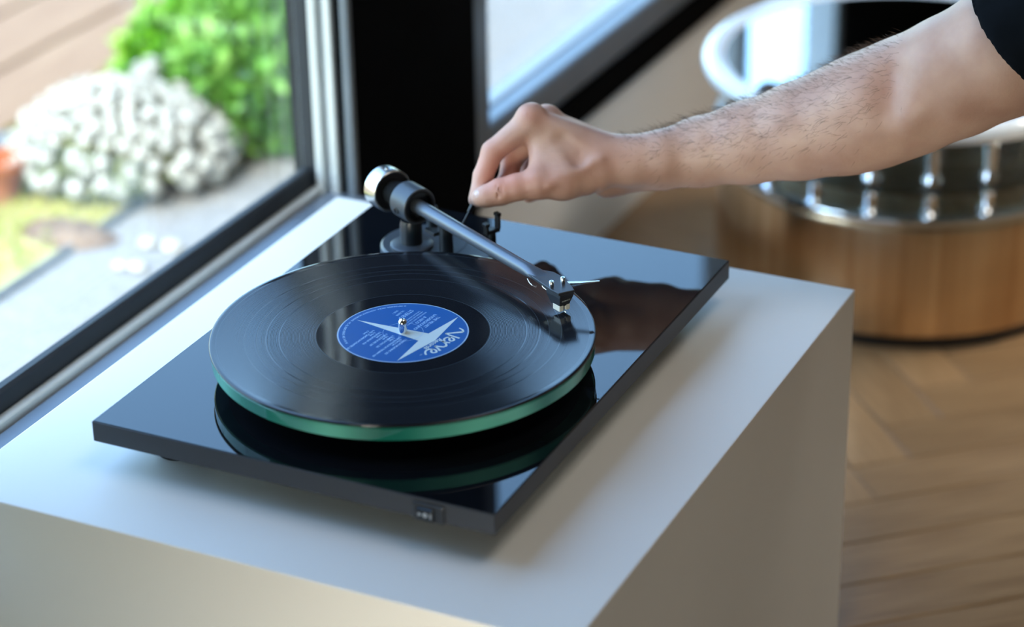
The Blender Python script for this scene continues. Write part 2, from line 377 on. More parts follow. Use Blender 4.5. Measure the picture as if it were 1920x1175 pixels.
# ------------------------------------------------------------ turntable
PL, PW = .339, .460
tt = empty('turntable', P(PL / 2, PW / 2, -.040), 'black high-gloss turntable with green-edged glass platter on the white pedestal', 'turntable')
pl = obj('plinth', bx(0, PL, 0, PW, Z0 - .0175, Z0 - .0004, bev=.0006, seg=1), M['edge'], tt)
tag(pl, 'flat rectangular board with satin dark grey edges')
obj('top_lacquer', bx(.0008, PL - .0008, .0008, PW - .0008, Z0 - .0006, Z0, bev=.0002), M['gloss'], pl)
for fx, fy in ((.045, .05), (.292, .052), (.045, .41), (.292, .41)):
    bm = lathe(bmesh.new(), [(0, -.040), (.019, -.040), (.020, -.038), (.020, -.026), (.017, -.0225), (.017, -.0175), (0, -.0175)], 32, Matrix.Translation(P(fx, fy)))
    obj('foot', bm, M['rubber'], tt, 40)
SX, SY = .1755, .1745
obj('sub_platter', lathe(bmesh.new(), [(0, 0), (.060, 0), (.060, .012), (.085, .013), (.085, .0160), (0, .0160)], 64, Matrix.Translation(P(SX, SY))), M['blk'], tt, 40)
pm = obj('platter', lathe(bmesh.new(), [(0, 0), (.1490, 0), (.1500, .001), (.1500, .0100), (.1490, .0110), (0, .0110)], 160, Matrix.Identity(4)), M['glass_green'], tt, 40, local=True)
pm.location = P(SX, SY, .0162) - wloc(tt); tag(pm, 'thick round glass platter with green edge')
obj('under_disc', lathe(bmesh.new(), [(0, 0), (.139, 0), (.139, .0003), (0, .0003)], 96, Matrix.Translation(P(SX, SY, .01580))), M['felt'], tt)
obj('platter_mat', lathe(bmesh.new(), [(0, 0), (.146, 0), (.146, .0006), (0, .0006)], 96, Matrix.Translation(P(SX, SY, .0272))), M['felt'], tt)
sp = obj('spindle', lathe(bmesh.new(), [(.0034, .0), (.0036, .006), (.0035, .0095), (.0030, .0115), (.0018, .0126), (0, .0129)], 28, Matrix.Translation(P(SX, SY, .0285))), M['chrome'], tt, 60)
tag(sp, 'polished steel spindle')

# switch on the side of the plinth
sw = obj('power_switch', bx(.2745, .2995, -.0022, .001, Z0 - .0175, Z0 - .0035, bev=.001, seg=2), M['satin'], tt)
obj('rocker', bx(.2785, .2925, -.0042, -.0015, Z0 - .0165, Z0 - .0065, bev=.0012, seg=2), M['gloss'], sw)
bm = bmesh.new()
ym = Matrix.Translation((0, -.0043, 0)) @ Matrix.Rotation(R(90), 4, 'X')
def ring2(bm, cx, cz, r0, r1, y, n=20):
    a = [bm.verts.new((cx + r0 * math.cos(t), y, cz + r0 * math.sin(t))) for t in np.linspace(0, 2 * math.pi, n, endpoint=False)]
    b = [bm.verts.new((cx + r1 * math.cos(t), y, cz + r1 * math.sin(t))) for t in np.linspace(0, 2 * math.pi, n, endpoint=False)]
    for i in range(n): bm.faces.new((a[i], b[i], b[(i + 1) % n], a[(i + 1) % n]))
ring2(bm, .2812, Z0 - .0112, .0002, .0012, -.0043); ring2(bm, .2858, Z0 - .0112, .0007, .0019, -.0043)
box(bm, .2898, .2906, -.0044, -.0042, Z0 - .0135, Z0 - .009)
obj('switch_marks', bm, M['mark'], sw)

# tonearm
ta = Vector((.144, -.078, 0)).normalized(); tn = Vector((ta.y, -ta.x, 0)); tn = Vector((-.078, -.144, 0)).normalized()   # tn: to the camera side
AX = P(.0855, .3584, .052)
def A(t, s=0, h=0): return AX + ta * t + tn * s + Vector((0, 0, h))
base = bmesh.new()
def disc_plate(bm, x, y, r, z0, z1, n=64):
    return lathe(bm, [(0, z0), (r, z0), (r, z1 - .002), (r - .002, z1), (0, z1)], n, Matrix.Translation(P(x, y)))
bp0 = (.0915, .372)
ab = obj('tonearm_base', disc_plate(base, *bp0, .0385, 0, .0095), M['anth'], tt, 40)
pts = [(.078, .344), (.150, .338), (.176, .352), (.178, .372), (.160, .388), (.092, .404)]
obj('base_wing', prism(bmesh.new(), pts, Z0, Z0 + .0092, bev=.0012), M['anth'], ab, 40)
obj('base_collar', lathe(bmesh.new(), [(0, .009), (.0185, .009), (.0185, .0120), (.0165, .0132), (0, .0140)], 48, Matrix.Translation(P(.0855, .3590))), M['anth'], ab, 40)
obj('arm_pillar', lathe(bmesh.new(), [(0, .0135), (.0096, .0135), (.0096, .0300), (.0085, .0345), (0, .0345)], 40, Matrix.Translation(P(.0855, .3590))), M['satin'], ab, 40)
arm = obj('tonearm', rod(bmesh.new(), A(-.006), A(.1670, 0, -.0018), .0062, .0056, 32), M['armtube'], tt, 50); tag(arm, 'straight grey satin metal tube')
hb = bmesh.new(); m_, L_ = axis_m(A(-.0075), A(.0155))
lathe(hb, [(0, 0), (.0150, 0), (.0160, .001), (.0160, L_ - .0006), (.0154, L_), (.0140, L_), (.0138, L_ - .006), (0, L_ - .006)], 64, m_)
bh = obj('bearing_housing', hb, M['anth'], arm, 40)
m2, L2 = axis_m(A(.0096), A(.0152)); obj('housing_bore', lathe(bmesh.new(), [(.0139, 0), (.0139, L2), (.0125, L2), (.0125, 0)], 48, m2, close=True), M['blk'], bh, 40)
sc0 = A(.003, .0158, -.0035); obj('bearing_screw', lathe(bmesh.new(), [(0, 0), (.0030, 0), (.0030, .0014), (.0024, .0016), (.0020, .0016), (.0016, .0006), (0, .0006)], 24, Matrix.Translation(sc0 - tn * .0006) @ tn.to_track_quat('Z', 'Y').to_matrix().to_4x4()), M['satin'], bh, 40)
obj('rear_stub', rod(bmesh.new(), A(-.030), A(-.0065), .0105, .0115, 32), M['rubber'], arm, 50)
m3, L3 = axis_m(A(-.044), A(-.0265))
cw = obj('counterweight', lathe(bmesh.new(), [(0, 0), (.0170, 0), (.0188, .0016), (.0188, L3 - .0010), (.0180, L3), (.0168, L3), (.0165, L3 - .0035), (0, L3 - .0035)], 72, m3), M['steel'], arm, 40); tag(cw, 'shiny steel counterweight ring')
obj('weight_face', lathe(bmesh.new(), [(0, L3 - .0034), (.0166, L3 - .0034), (.0166, L3 - .0012), (0, L3 - .0012)], 48, m3), M['blk'], cw, 40)
obj('weight_screw', lathe(bmesh.new(), [(0, 0), (.0017, 0), (.0017, .0009), (0, .0011)], 16, Matrix.Translation(A(-.034, 0, .0186))), M['chrome'], cw, 40)
# headshell: flat tapered plate continuing the tube
HZ = Z0 + .0500
q1, q2 = A(.1835), A(.218)
def T2(t, s, z): v = AX + ta * t + tn * s; return Vector((v.x, v.y, z))
def plate(pts, z0, z1, bev=.0004):
    bm = bmesh.new(); lo = [bm.verts.new(T2(t, s, z0)) for t, s in pts]; hi = [bm.verts.new(T2(t, s, z1)) for t, s in pts]
    f = [bm.faces.new(lo[::-1]), bm.faces.new(hi)]; n = len(pts)
    for i in range(n): f.append(bm.faces.new((lo[i], lo[(i + 1) % n], hi[(i + 1) % n], hi[i])))
    bmesh.ops.recalc_face_normals(bm, faces=f)
    if bev: bmesh.ops.bevel(bm, geom=bm.edges[:], offset=bev, segments=1, affect='EDGES')
    return bm
hs_pts = [(.168, .0045), (.176, .0056), (.2130, .0088), (.2225, .0085), (.2250, -.0050), (.2175, -.0082), (.198, -.0128), (.188, -.0125), (.176, -.0060), (.168, -.0045)]
hs = obj('headshell', plate(hs_pts, HZ - .0010, HZ + .0016), M['satin'], arm); tag(hs, 'flat black tapered headshell')
wb_ = bmesh.new(); prev = None
for f_ in np.linspace(0, 1, 9):
    t = .166 + f_ * .030; e_ = f_ * f_ * (3 - 2 * f_); wd = .0057 * (1 - e_) + .0088 * e_; ht = .0057 * (1 - e_) + .0013 * e_; zc = AX.z - .0018 * t / .18 - e_ * .0003; so = -.0022 * e_
    ring_ = [wb_.verts.new(T2(t, so + wd * math.cos(a_), zc + ht * math.sin(a_))) for a_ in np.linspace(0, 2 * math.pi, 28, endpoint=False)]
    if prev:
        for i in range(28): wb_.faces.new((prev[i], prev[(i + 1) % 28], ring_[(i + 1) % 28], ring_[i]))
    else: wb_.faces.new(ring_)
    prev = ring_
wb_.faces.new(prev[::-1]); bmesh.ops.recalc_face_normals(wb_, faces=wb_.faces[:])
obj('flattened_tube_end', wb_, M['armtube'], hs, 50)
for i, (u_, v_) in enumerate(((.2078, .0046), (.2078, -.0066))):
    c = T2(u_, v_, HZ + .0012)
    s_ = obj('cartridge_screw', lathe(bmesh.new(), [(0, 0), (.0019, 0), (.0019, .0042), (.0016, .0046), (.0010, .0046), (.0009, .0030), (0, .0030)], 24, Matrix.Translation(c)), M['chrome'], hs, 50)
    tag(s_, 'polished cartridge screw')
fl_bm = bmesh.new()
fa, fb = T2(.2090, -.0085, HZ + .0004), P(.2985, .2757, .0530)
dd = (fb - fa); nn = Vector((-dd.y, dd.x, 0)).normalized()
vs = []
for f_, w_, h_ in ((0, .0021, .0007), (.45, .0016, .0006), (1, .0005, .0003)):
    c = fa + dd * f_; c.z = fa.z + (fb.z - fa.z) * f_ ** 1.5
    vs.append([fl_bm.verts.new(c + nn * w_ * s1 + Vector((0, 0, h_ * s2))) for s1, s2 in ((-1, -1), (1, -1), (1, 1), (-1, 1))])
for a_, b_ in zip(vs, vs[1:]):
    for i in range(4): fl_bm.faces.new((a_[i], a_[(i + 1) % 4], b_[(i + 1) % 4], b_[i]))
fl_bm.faces.new(vs[0][::-1]); fl_bm.faces.new(vs[-1])
obj('finger_lift', fl_bm, M['steel'], hs)
# cartridge
cb = bmesh.new(); ZL = Z0 + .0300
def ct(t, s, z): return T2(.2138 + t, s, z)
secs = [(HZ - .0010, .0072, .0085, .0100), (HZ - .0045, .0072, .0080, .0098), (ZL + .0080, .0052, .0052, .0075), (ZL + .0066, .0050, .0050, .0072)]
rr = []
for z, wdt, fr, bk in secs: rr.append([cb.verts.new(ct(*q, z)) for q in ((-bk, -wdt), (fr, -wdt * .95), (fr, wdt * .95), (-bk, wdt))])
for a_, b_ in zip(rr, rr[1:]):
    for i in range(4): cb.faces.new((a_[i], a_[(i + 1) % 4], b_[(i + 1) % 4], b_[i]))
cb.faces.new(rr[0]); cb.faces.new(rr[-1][::-1]); bmesh.ops.recalc_face_normals(cb, faces=cb.faces[:])
bmesh.ops.bevel(cb, geom=cb.edges[:], offset=.0003, segments=1, affect='EDGES')
cart = obj('cartridge', cb, M['satin'], arm); tag(cart, 'black tapered cartridge body')
def lbox(t0, t1, s0, s1, z0, z1, bev=.0003):
    return plate([(t0, s0), (t1, s0), (t1, s1), (t0, s1)], z0, z1, bev)
obj('stylus_guard', lbox(.2100, .2190, .0012, .0052, ZL + .0028, ZL + .0078), M['cream'], cart)
obj('stylus_guard', lbox(.2100, .2190, -.0052, -.0012, ZL + .0028, ZL + .0078), M['cream'], cart)
obj('stylus_holder', lbox(.2095, .2175, -.0013, .0013, ZL + .0034, ZL + .0074), M['mark'], cart)
cn = bmesh.new(); tube(cn, [T2(.2150, 0, ZL + .0042), T2(.2205, 0, ZL + .0016)], .00035, 8); rod(cn, T2(.2205, 0, ZL + .0019), T2(.2207, 0, ZL + .0003), .0002, .00005, 8)
obj('cantilever', cn, M['chrome'], cart)
wr = bmesh.new()
for k, s in enumerate((-.004, -.0015, .0015, .004)):
    tube(wr, [T2(.190, s * .6, HZ - .002), T2(.196, s, HZ - .0045), T2(.2015, s, HZ - .0050), T2(.2045, s, HZ - .0045)], .0004, 6)
obj('lead_wires', wr, M['steel'], cart)
hk = bmesh.new(); tube(hk, [T2(.178, .0062, HZ - .003), T2(.183, .0078, HZ - .0042), T2(.187, .0080, HZ - .0050), T2(.190, .0066, HZ - .0058), T2(.188, .0050, HZ - .006)], .0005, 8)
obj('wire_hook', hk, M['steel'], cart, 60)

# text helpers -----------------------------------------------------
def text_mesh(s, size, shear=0, ext=.00003, bold=0, align='LEFT', spacing=1.0):
    cu = bpy.data.curves.new('t', 'FONT'); cu.body = s; cu.size = size; cu.shear = shear; cu.extrude = ext; cu.offset = bold; cu.align_x = align; cu.space_character = spacing
    cu.resolution_u = 3
    to = bpy.data.objects.new('t', cu); COL.objects.link(to)
    dg = bpy.context.evaluated_depsgraph_get(); me = bpy.data.meshes.new_from_object(to.evaluated_get(dg)); bpy.data.objects.remove(to); bpy.data.curves.remove(cu)
    return me
def add_text(bm, s, size, mtx, **k):
    me = text_mesh(s, size, **k); me.transform(mtx); bm.from_mesh(me); bpy.data.meshes.remove(me)
# maker's word on the cartridge front
fz0, fz1 = HZ - .0045, ZL + .0080
up_ = (ct(.0080, 0, fz0) - ct(.0052, 0, fz1)).normalized(); rt_ = tn * 1.0
front_n = rt_.cross(up_).normalized()
if front_n.dot(CC - ct(.008, 0, fz0)) < 0: rt_ = -rt_; front_n = rt_.cross(up_).normalized()
org = ct(.0080, 0, fz0).lerp(ct(.0052, 0, fz1), .45) + front_n * .00012 - up_ * .0006
mm = Matrix((( rt_.x, up_.x, front_n.x, org.x), (rt_.y, up_.y, front_n.y, org.y), (rt_.z, up_.z, front_n.z, org.z), (0, 0, 0, 1)))
bm = bmesh.new(); add_text(bm, 'SUMIKO', .0019, mm, align='CENTER', spacing=1.25, bold=.00002)
obj('cartridge_lettering', bm, M['print'], cart)

# lift lever, lift bar and arm rest
obj('lift_pillar', rod(bmesh.new(), P(.118, .361, .009), P(.118, .361, .034), .0062, .0058, 24), M['satin'], ab, 40)
obj('lift_bar', lbox(.026, .040, -.003, .003, Z0 + .0335, Z0 + .0365), M['blk'], ab)
lv = bmesh.new()
LA, LB = P(.1335, .3600, .036), at(886, 386, d=2.030)
tube(lv, [P(.122, .366, .030), LA], .0022, 12); rod(lv, LA, LB, .0011, .0011, 12); rod(lv, LB + (LA - LB).normalized() * .006, LB + (LB - LA).normalized() * .004, .0021, .0024, 14)
obj('lift_lever', lv, M['blk'], tt, 50)
rst = bmesh.new()
rx, ry = .1555, .3745
rod(rst, P(rx, ry, .009), P(rx, ry, .030), .0036, .0030, 20)
def rb(t0, t1, s0, s1, z0, z1): 
    o_ = P(rx, ry); vs = []
    bmx = plate([(t0, s0), (t1, s0), (t1, s1), (t0, s1)], z0 + Z0, z1 + Z0, .0004)
    bmx.transform(Matrix.Translation(o_ - Vector((AX.x, AX.y, Z0)))) if False else bmesh.ops.translate(bmx, verts=bmx.verts[:], vec=Vector((o_.x - AX.x, o_.y - AX.y, 0)))
    me = bpy.data.meshes.new('x'); bmx.to_mesh(me); bmx.free(); rst.from_mesh(me); bpy.data.meshes.remove(me)
rb(-.003, .003, -.0065, .0075, .0285, .0320); rb(-.003, .003, .0050, .0075, .0310, .0370); rb(-.003, .003, -.0072, -.0046, .0310, .0430); rb(-.003, .003, -.0080, -.0036, .0425, .0455); rb(-.003, .003, .0036, .0084, .0355, .0385)
obj('arm_rest', rst, M['blk'], tt)
ad = bmesh.new(); rod(ad, P(.082, .405, .009), P(.082, .405, .028), .005, .005, 20, bev=.001); obj('antiskate_post', ad, M['satin'], ab, 40)

# ------------------------------------------------------------ record
rec = empty('vinyl_record', P(SX, SY, .0278), 'black vinyl record with blue and silver paper label on the glass platter', 'record')
prof = [(.0036, 0), (.1500, 0), (.1508, .0004), (.1510, .0011), (.1508, .0018), (.1500, .0022), (.1480, .0021), (.1462, .0018), (.0640, .0018), (.0036, .0018)]
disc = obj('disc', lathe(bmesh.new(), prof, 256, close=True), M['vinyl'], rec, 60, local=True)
LT = .0018
e1 = Vector((-.0999, -.995, 0)).normalized(); e2 = Vector((.995, -.0999, 0)).normalized()
LM = Matrix(((e1.x, e2.x, 0, 0), (e1.y, e2.y, 0, 0), (0, 0, 1, 0), (0, 0, 0, 1)))
lb = obj('paper_label', lathe(bmesh.new(), [(.0036, LT), (.0036, LT + .00012), (.0514, LT + .00012), (.0516, LT)], 128), M['label'], rec, None, local=True)
def lm(a, b, z=LT + .00014): return LM @ Matrix.Translation((a * .001, b * .001, z))
bm = bmesh.new()
def ringflat(bm, r0, r1, z, a0=0, a1=2 * math.pi, n=128):
    A_ = [bm.verts.new((r0 * math.cos(t), r0 * math.sin(t), z)) for t in np.linspace(a0, a1, n + 1)]; B_ = [bm.verts.new((r1 * math.cos(t), r1 * math.sin(t), z)) for t in np.linspace(a0, a1, n + 1)]
    for i in range(n): bm.faces.new((A_[i], A_[i + 1], B_[i + 1], B_[i]))
ringflat(bm, .0504, .0514, LT + .00016)
obj('label_border', bm, M['labelrim'], lb, None, local=True)
bm = bmesh.new(); ringflat(bm, .0156, .0159, LT + .00030)
obj('pressing_ring', bm, M['print2'], lb, None, local=True)
star = [(0, -44.5), (7.0, 18.4), (43.5, 22.6), (7.5, 28.0), (-7.5, 28.0), (-44.5, 23.2), (-7.6, 18.6)]
star = [(0, -44.0), (6.6, 18.6), (43.2, 23.0), (0, 29.6), (-44.4, 23.2), (-7.8, 18.6)]
bm = bmesh.new(); vs = [bm.verts.new(LM @ Vector((a * .001, b * .001, LT + .0002))) for a, b in star]
c_ = bm.verts.new(LM @ Vector((0, .020, LT + .0002)))
for i in range(6): bm.faces.new((c_, vs[i], vs[(i + 1) % 6]))
bmesh.ops.recalc_face_normals(bm, faces=bm.faces[:])
obj('star_print', bm, M['print'], lb, None, local=True)
# script logo drawn as strokes
def stroke(bm, pts, w0, w1, z=LT + .00022):
    P_ = [Vector((a, b, 0)) for a, b in pts]; L = []; n = len(P_)
    for i in range(n):
        d = (P_[min(i + 1, n - 1)] - P_[max(i - 1, 0)]).normalized(); nn = Vector((-d.y, d.x, 0)); ww = w0 + (w1 - w0) * i / (n - 1)
        L.append((P_[i] + nn * ww / 2, P_[i] - nn * ww / 2))
    V = [[bm.verts.new(LM @ Vector((q.x * .001, q.y * .001, z))) for q in pr] for pr in L]
    for a, b in zip(V, V[1:]): bm.faces.new((a[0], a[1], b[1], b[0]))
def smoothpts(pts, k=4):
    o_ = []; n = len(pts)
    for i in range(n - 1):
        p0, p1, p2, p3 = [np.array(pts[min(max(j, 0), n - 1)], float) for j in (i - 1, i, i + 1, i + 2)]
        for t in np.linspace(0, 1, k, endpoint=False): o_.append(tuple(.5 * ((2 * p1) + (-p0 + p2) * t + (2 * p0 - 5 * p1 + 4 * p2 - p3) * t * t + (-p0 + 3 * p1 - 3 * p2 + p3) * t ** 3)))
    o_.append(tuple(pts[-1])); return o_
bm = bmesh.new()
letters = [
    ([(-27.5, 34.5), (-26.0, 38.6), (-23.0, 40.6)], 1.2, 2.2), ([(-23.0, 40.6), (-19.0, 36.0), (-14.0, 30.2)], 3.0, 1.6), ([(-14.0, 30.2), (-13.2, 36.5), (-12.6, 44.2)], 1.4, 2.0),
    ([(-10.6, 36.6), (-6.6, 38.6), (-5.4, 41.0), (-8.0, 42.2), (-10.4, 39.0), (-9.4, 35.2), (-5.8, 34.4), (-2.8, 36.8)], 1.7, 1.7),
    ([(-2.6, 42.0), (-1.6, 38.5), (-1.8, 34.6)], 1.6, 2.0), ([(-1.8, 34.8), (.2, 39.6), (3.4, 42.2), (5.0, 41.2)], 1.5, 2.0),
    ([(5.6, 42.2), (7.0, 38.0), (7.8, 34.4)], 1.8, 2.2), ([(7.8, 34.4), (10.2, 39.0), (12.6, 42.6)], 1.5, 2.1),
    ([(13.0, 36.0), (16.8, 37.0), (18.2, 39.6), (15.6, 41.2), (13.2, 38.4), (14.0, 34.6), (17.6, 33.0), (21.4, 34.6), (23.6, 37.0)], 1.8, 1.6)]
for pts, a, b_ in letters: stroke(bm, smoothpts(pts), a, b_)
add_text(bm, 'Records', .0062, lm(-5.5, 30.4, LT + .00022) @ Matrix.Rotation(R(-4), 4, 'Z'), shear=.35, ext=0, bold=.00012)
add_text(bm, 'TM', .0020, lm(24.0, 32.6, LT + .00022), ext=0)
obj('logo_print', bm, M['print2'], lb, None, local=True).data.materials[0] = M['print']
bm = bmesh.new()
for s, a, b_, sz in (('THE VELVET', -36.5, 8.6, .0040), ('UNDERGROUND', -38.8, 4.0, .0040), ('& NICO', -31.5, -.8, .0040),
                    ('PRODUCED BY ANDY WARHOL', -38.5, -4.2, .0019), ('ARRANGED AND CONDUCTED BY', -38.0, -7.0, .0018), ('THE VELVET UNDERGROUND', -37.8, -9.6, .0019),
                    ('STEREO', -36.0, -16.8, .0052), ('V6-5008', -32.0, -21.6, .0031), ('SIDE 1', -29.8, -25.8, .0027)):
    add_text(bm, s, sz, lm(a, b_, LT + .0002), ext=0, bold=.00006 if sz > .0035 else .00003)
o = obj('title_print', bm, M['print2'], lb, None, local=True)
bm = bmesh.new()
trk = ['1. SUNDAY MORNING  2:53', '(L. Reed, J. Cale)', "2. I'M WAITING FOR THE MAN  4:37", '(L. Reed)', '3. FEMME FATALE  2:35', '(L. Reed)', '4. VENUS IN FURS  5:07', '(L. Reed)', '5. RUN RUN RUN  4:18', '(L. Reed)', "6. ALL TOMORROW'S PARTIES  5:55", '(L. Reed)']
for i, s in enumerate(trk): add_text(bm, s, .0029 if i % 2 == 0 else .0023, lm(8.4 + (3.0 if i % 2 else 0), 8.0 - 3.05 * i, LT + .0002), ext=0, bold=.00005, spacing=.82)
o = obj('track_list_print', bm, M['print2'], lb, None, local=True)
bm = bmesh.new()
rim = '\u00A9 1967 UNIVERSAL RECORDS, A DIVISION OF UMG RECORDINGS, INC. ALL RIGHTS RESERVED. MADE IN THE EU'
a0, a1 = math.atan2(-24.3, -39.3), math.atan2(-26.5, 36.3)
for i, ch in enumerate(rim):
    if ch == ' ': continue
    t = a0 + (a1 - a0) * i / (len(rim) - 1)
    add_text(bm, ch, .0027, LM @ Matrix.Rotation(t + math.pi / 2, 4, 'Z') @ Matrix.Translation((0, -.0473, LT + .0002)), ext=0, align='CENTER', bold=.00003)
o = obj('rim_print', bm, M['print2'], lb, None, local=True)
#@SPLIT2
# ------------------------------------------------------------ the reaching person: one continuous body surface
def cam3(px, py, off, D0=2.03):
    d = D0 + off * .001
    return np.array([(px - 960) / FPX * d, -(py - 587.5) / FPX * d, d])
class Field:
    def __init__(s, X, Y, Z):
        s.X, s.Y, s.Z = [np.asarray(q, np.float32) for q in (X, Y, Z)]
        s.v = np.full((len(X), len(Y), len(Z)), .05, np.float32)
    def _box(s, lo, hi):
        r = []
        for ax, a, b in zip((s.X, s.Y, s.Z), lo, hi):
            i0 = max(int(np.searchsorted(ax, a)) - 1, 0); i1 = min(int(np.searchsorted(ax, b)) + 1, len(ax)); r.append(slice(i0, max(i1, i0)))
        return tuple(r)
    def cone(s, a, b, ra, rb, k=.004, sub=False, depth=1.0):
        a = np.array(a, np.float32); b = np.array(b, np.float32); m = max(ra, rb) * max(depth, 1) + .014 + k
        sl = s._box(np.minimum(a, b) - m, np.maximum(a, b) + m)
        if any(q.stop - q.start <= 0 for q in sl): return
        x = s.X[sl[0]][:, None, None] - a[0]; y = s.Y[sl[1]][None, :, None] - a[1]; z = s.Z[sl[2]][None, None, :] - a[2]
        ba = b - a; bb = float(ba @ ba) + 1e-12
        h = np.clip((x * ba[0] + y * ba[1] + z * ba[2]) / bb, 0, 1)
        d = np.sqrt((x - h * ba[0]) ** 2 + (y - h * ba[1]) ** 2 + ((z - h * ba[2]) / depth) ** 2) - (ra + (rb - ra) * h)
        v = s.v[sl]
        if sub: d = -d; hh = np.clip(.5 - .5 * (v - d) / k, 0, 1); s.v[sl] = v * (1 - hh) + d * hh + k * hh * (1 - hh)
        else: hh = np.clip(.5 + .5 * (v - d) / k, 0, 1); s.v[sl] = v * (1 - hh) + d * hh - k * hh * (1 - hh)
def surface_nets(F):
    v = F.v; s = v < 0
    c = np.zeros(tuple(n - 1 for n in v.shape), np.uint8)
    for i in (0, 1):
        for j in (0, 1):
            for k in (0, 1): c += s[i:i + c.shape[0], j:j + c.shape[1], k:k + c.shape[2]]
    act = np.argwhere((c > 0) & (c < 8)); idx = np.full(c.shape, -1, np.int32); idx[act[:, 0], act[:, 1], act[:, 2]] = np.arange(len(act))
    acc = np.zeros((len(act), 3)); cnt = np.zeros(len(act))
    cor = [(i, j, k) for i in (0, 1) for j in (0, 1) for k in (0, 1)]
    ax = (F.X, F.Y, F.Z)
    def val(o): return v[act[:, 0] + o[0], act[:, 1] + o[1], act[:, 2] + o[2]]
    def pos(o): return np.stack([ax[q][act[:, q] + o[q]] for q in range(3)], 1)
    for a in cor:
        for q in range(3):
            if a[q]: continue
            b = list(a); b[q] = 1
            va, vb = val(a), val(b); m = (va < 0) != (vb < 0); t = np.where(m, va / np.where(m, va - vb, 1), 0)[:, None]
            p = pos(a) * (1 - t) + pos(b) * t; acc[m] += p[m]; cnt[m] += 1
    V = acc / np.maximum(cnt, 1)[:, None]; faces = []
    for q in range(3):
        o1, o2 = [(1, 2), (2, 0), (0, 1)][q]
        a = s; sl0 = [slice(None)] * 3; sl1 = [slice(None)] * 3; sl0[q] = slice(0, -1); sl1[q] = slice(1, None)
        e = np.argwhere(a[tuple(sl0)] != a[tuple(sl1)])
        e = e[(e[:, o1] > 0) & (e[:, o2] > 0) & (e[:, o1] < v.shape[o1] - 1) & (e[:, o2] < v.shape[o2] - 1)]
        def cell(d1, d2):
            w = e.copy(); w[:, o1] -= d1; w[:, o2] -= d2; return idx[w[:, 0], w[:, 1], w[:, 2]]
        f = np.stack([cell(0, 0), cell(1, 0), cell(1, 1), cell(0, 1)], 1)
        ins = s[e[:, 0], e[:, 1], e[:, 2]]; f[~ins] = f[~ins][:, ::-1]; faces.append(f)
    Fc = np.concatenate(faces); Fc = Fc[(Fc >= 0).all(1)]
    return V, Fc[:, ::-1] if False else Fc
MW = np.array(((CR.x, CR.y, CR.z), (CU.x, CU.y, CU.z), (CF.x, CF.y, CF.z)))
def toworld(V): return V @ MW + np.array(CC)
mmv = .001
# rows: pxA,pyA,offA,rA, pxB,pyB,offB,rB, k   (offsets and radii in millimetres; off = further from the camera)
HAND = [
    # little, ring, middle, index
    (1068, 256, 58, 10.5, 1026, 322, 66, 8.4, 4), (1026, 322, 66, 8.2, 1016, 356, 58, 7.3, 3), (1016, 356, 58, 7.3, 992, 366, 50, 6.6, 3),
    (1048, 242, 38, 11.5, 990, 306, 46, 9.2, 4), (990, 306, 46, 9.0, 984, 345, 38, 8.0, 3), (984, 345, 38, 8.0, 955, 366, 28, 7.2, 3),
    (1024, 230, 16, 12.0, 960, 297, 24, 9.6, 4), (960, 297, 24, 9.4, 953, 338, 18, 8.7, 3), (953, 338, 18, 8.6, 924, 366, 10, 7.4, 3),
    (996, 227, -2, 12.2, 924, 284, 4, 9.6, 4), (924, 284, 4, 9.7, 906, 330, 5, 8.6, 3), (906, 330, 5, 8.5, 893, 374, 2, 7.0, 3),
    # metacarpals
    (996, 227, -2, 12.0, 1140, 286, 8, 15, 7), (1024, 229, 16, 12, 1150, 288, 22, 16, 7), (1048, 241, 38, 11.5, 1155, 298, 34, 15, 7), (1068, 255, 57, 11, 1152, 312, 46, 14, 7),
    (1012, 250, 4, 12, 1018, 318, -2, 10.5, 7), (1045, 262, 16, 14, 1140, 312, 24, 18, 9), (1040, 275, 4, 13, 1065, 318, -2, 14, 9),
    (1075, 285, 8, 14, 1120, 310, 8, 18, 10), (1085, 300, 42, 14, 1140, 345, 36, 11.5, 7),
    # thumb
    (901, 371, -9, 7.9, 914, 367, -10, 9.2, 3), (914, 367, -10, 9.2, 938, 359.5, -11, 11.2, 4), (938, 359.5, -11, 11.0, 968, 351, -12, 11.0, 4), (968, 351, -12, 11.0, 1008, 343, -11, 13.2, 4), (1008, 343, -11, 13.2, 1055, 338, -6, 16.2, 5), (1055, 338, -6, 16.2, 1112, 327, 4, 16.8, 6),
    (1014, 318, -6, 9.0, 1052, 300, 0, 13, 8),
    # wrist
    (1128, 300, 8, 20, 1180, 301, 10, 20.5, 8), (1180, 301, 10, 20.5, 1240, 294, 8, 22, 8), (1130, 312, 32, 16, 1185, 315, 30, 18.5, 8), (1185, 315, 30, 18.5, 1240, 307, 28, 21.5, 8),
    (1134, 349, 30, 9.5, 1160, 346, 30, 9.0, 5),
]
ARM = [(1240, 299.5, 18, 24.2), (1312, 285, 15, 28.6), (1402, 267, 6, 34.0), (1500, 245, -8, 40.2), (1585, 223, -22, 45.6), (1640, 204, -32, 48.0), (1705, 180, -44, 48.5)]
UP = [(1705, 178, -44, 48.5), (1790, 142, -66, 49.5), (1880, 98, -86, 52), (2000, 42, -106, 54), (2160, -40, -125, 58), (2290, -90, -140, 64)]
def seg(F, r, grow=0, dx=1):
    a = cam3(r[0], r[1], r[2]); b = cam3(r[4], r[5], r[6]); F.cone(a, b, (r[3] + grow) * mmv, (r[7] + grow) * mmv, r[8] * mmv)
xs = [-.052]; 
while xs[-1] < .70: xs.append(xs[-1] + (.00125 if xs[-1] < .115 else min(.00125 + (xs[-1] - .115) * .02, .0042)))
F = Field(xs, np.arange(.045, .40, .0016), np.arange(1.83, 2.14, .0016))
for r in HAND: seg(F, r)
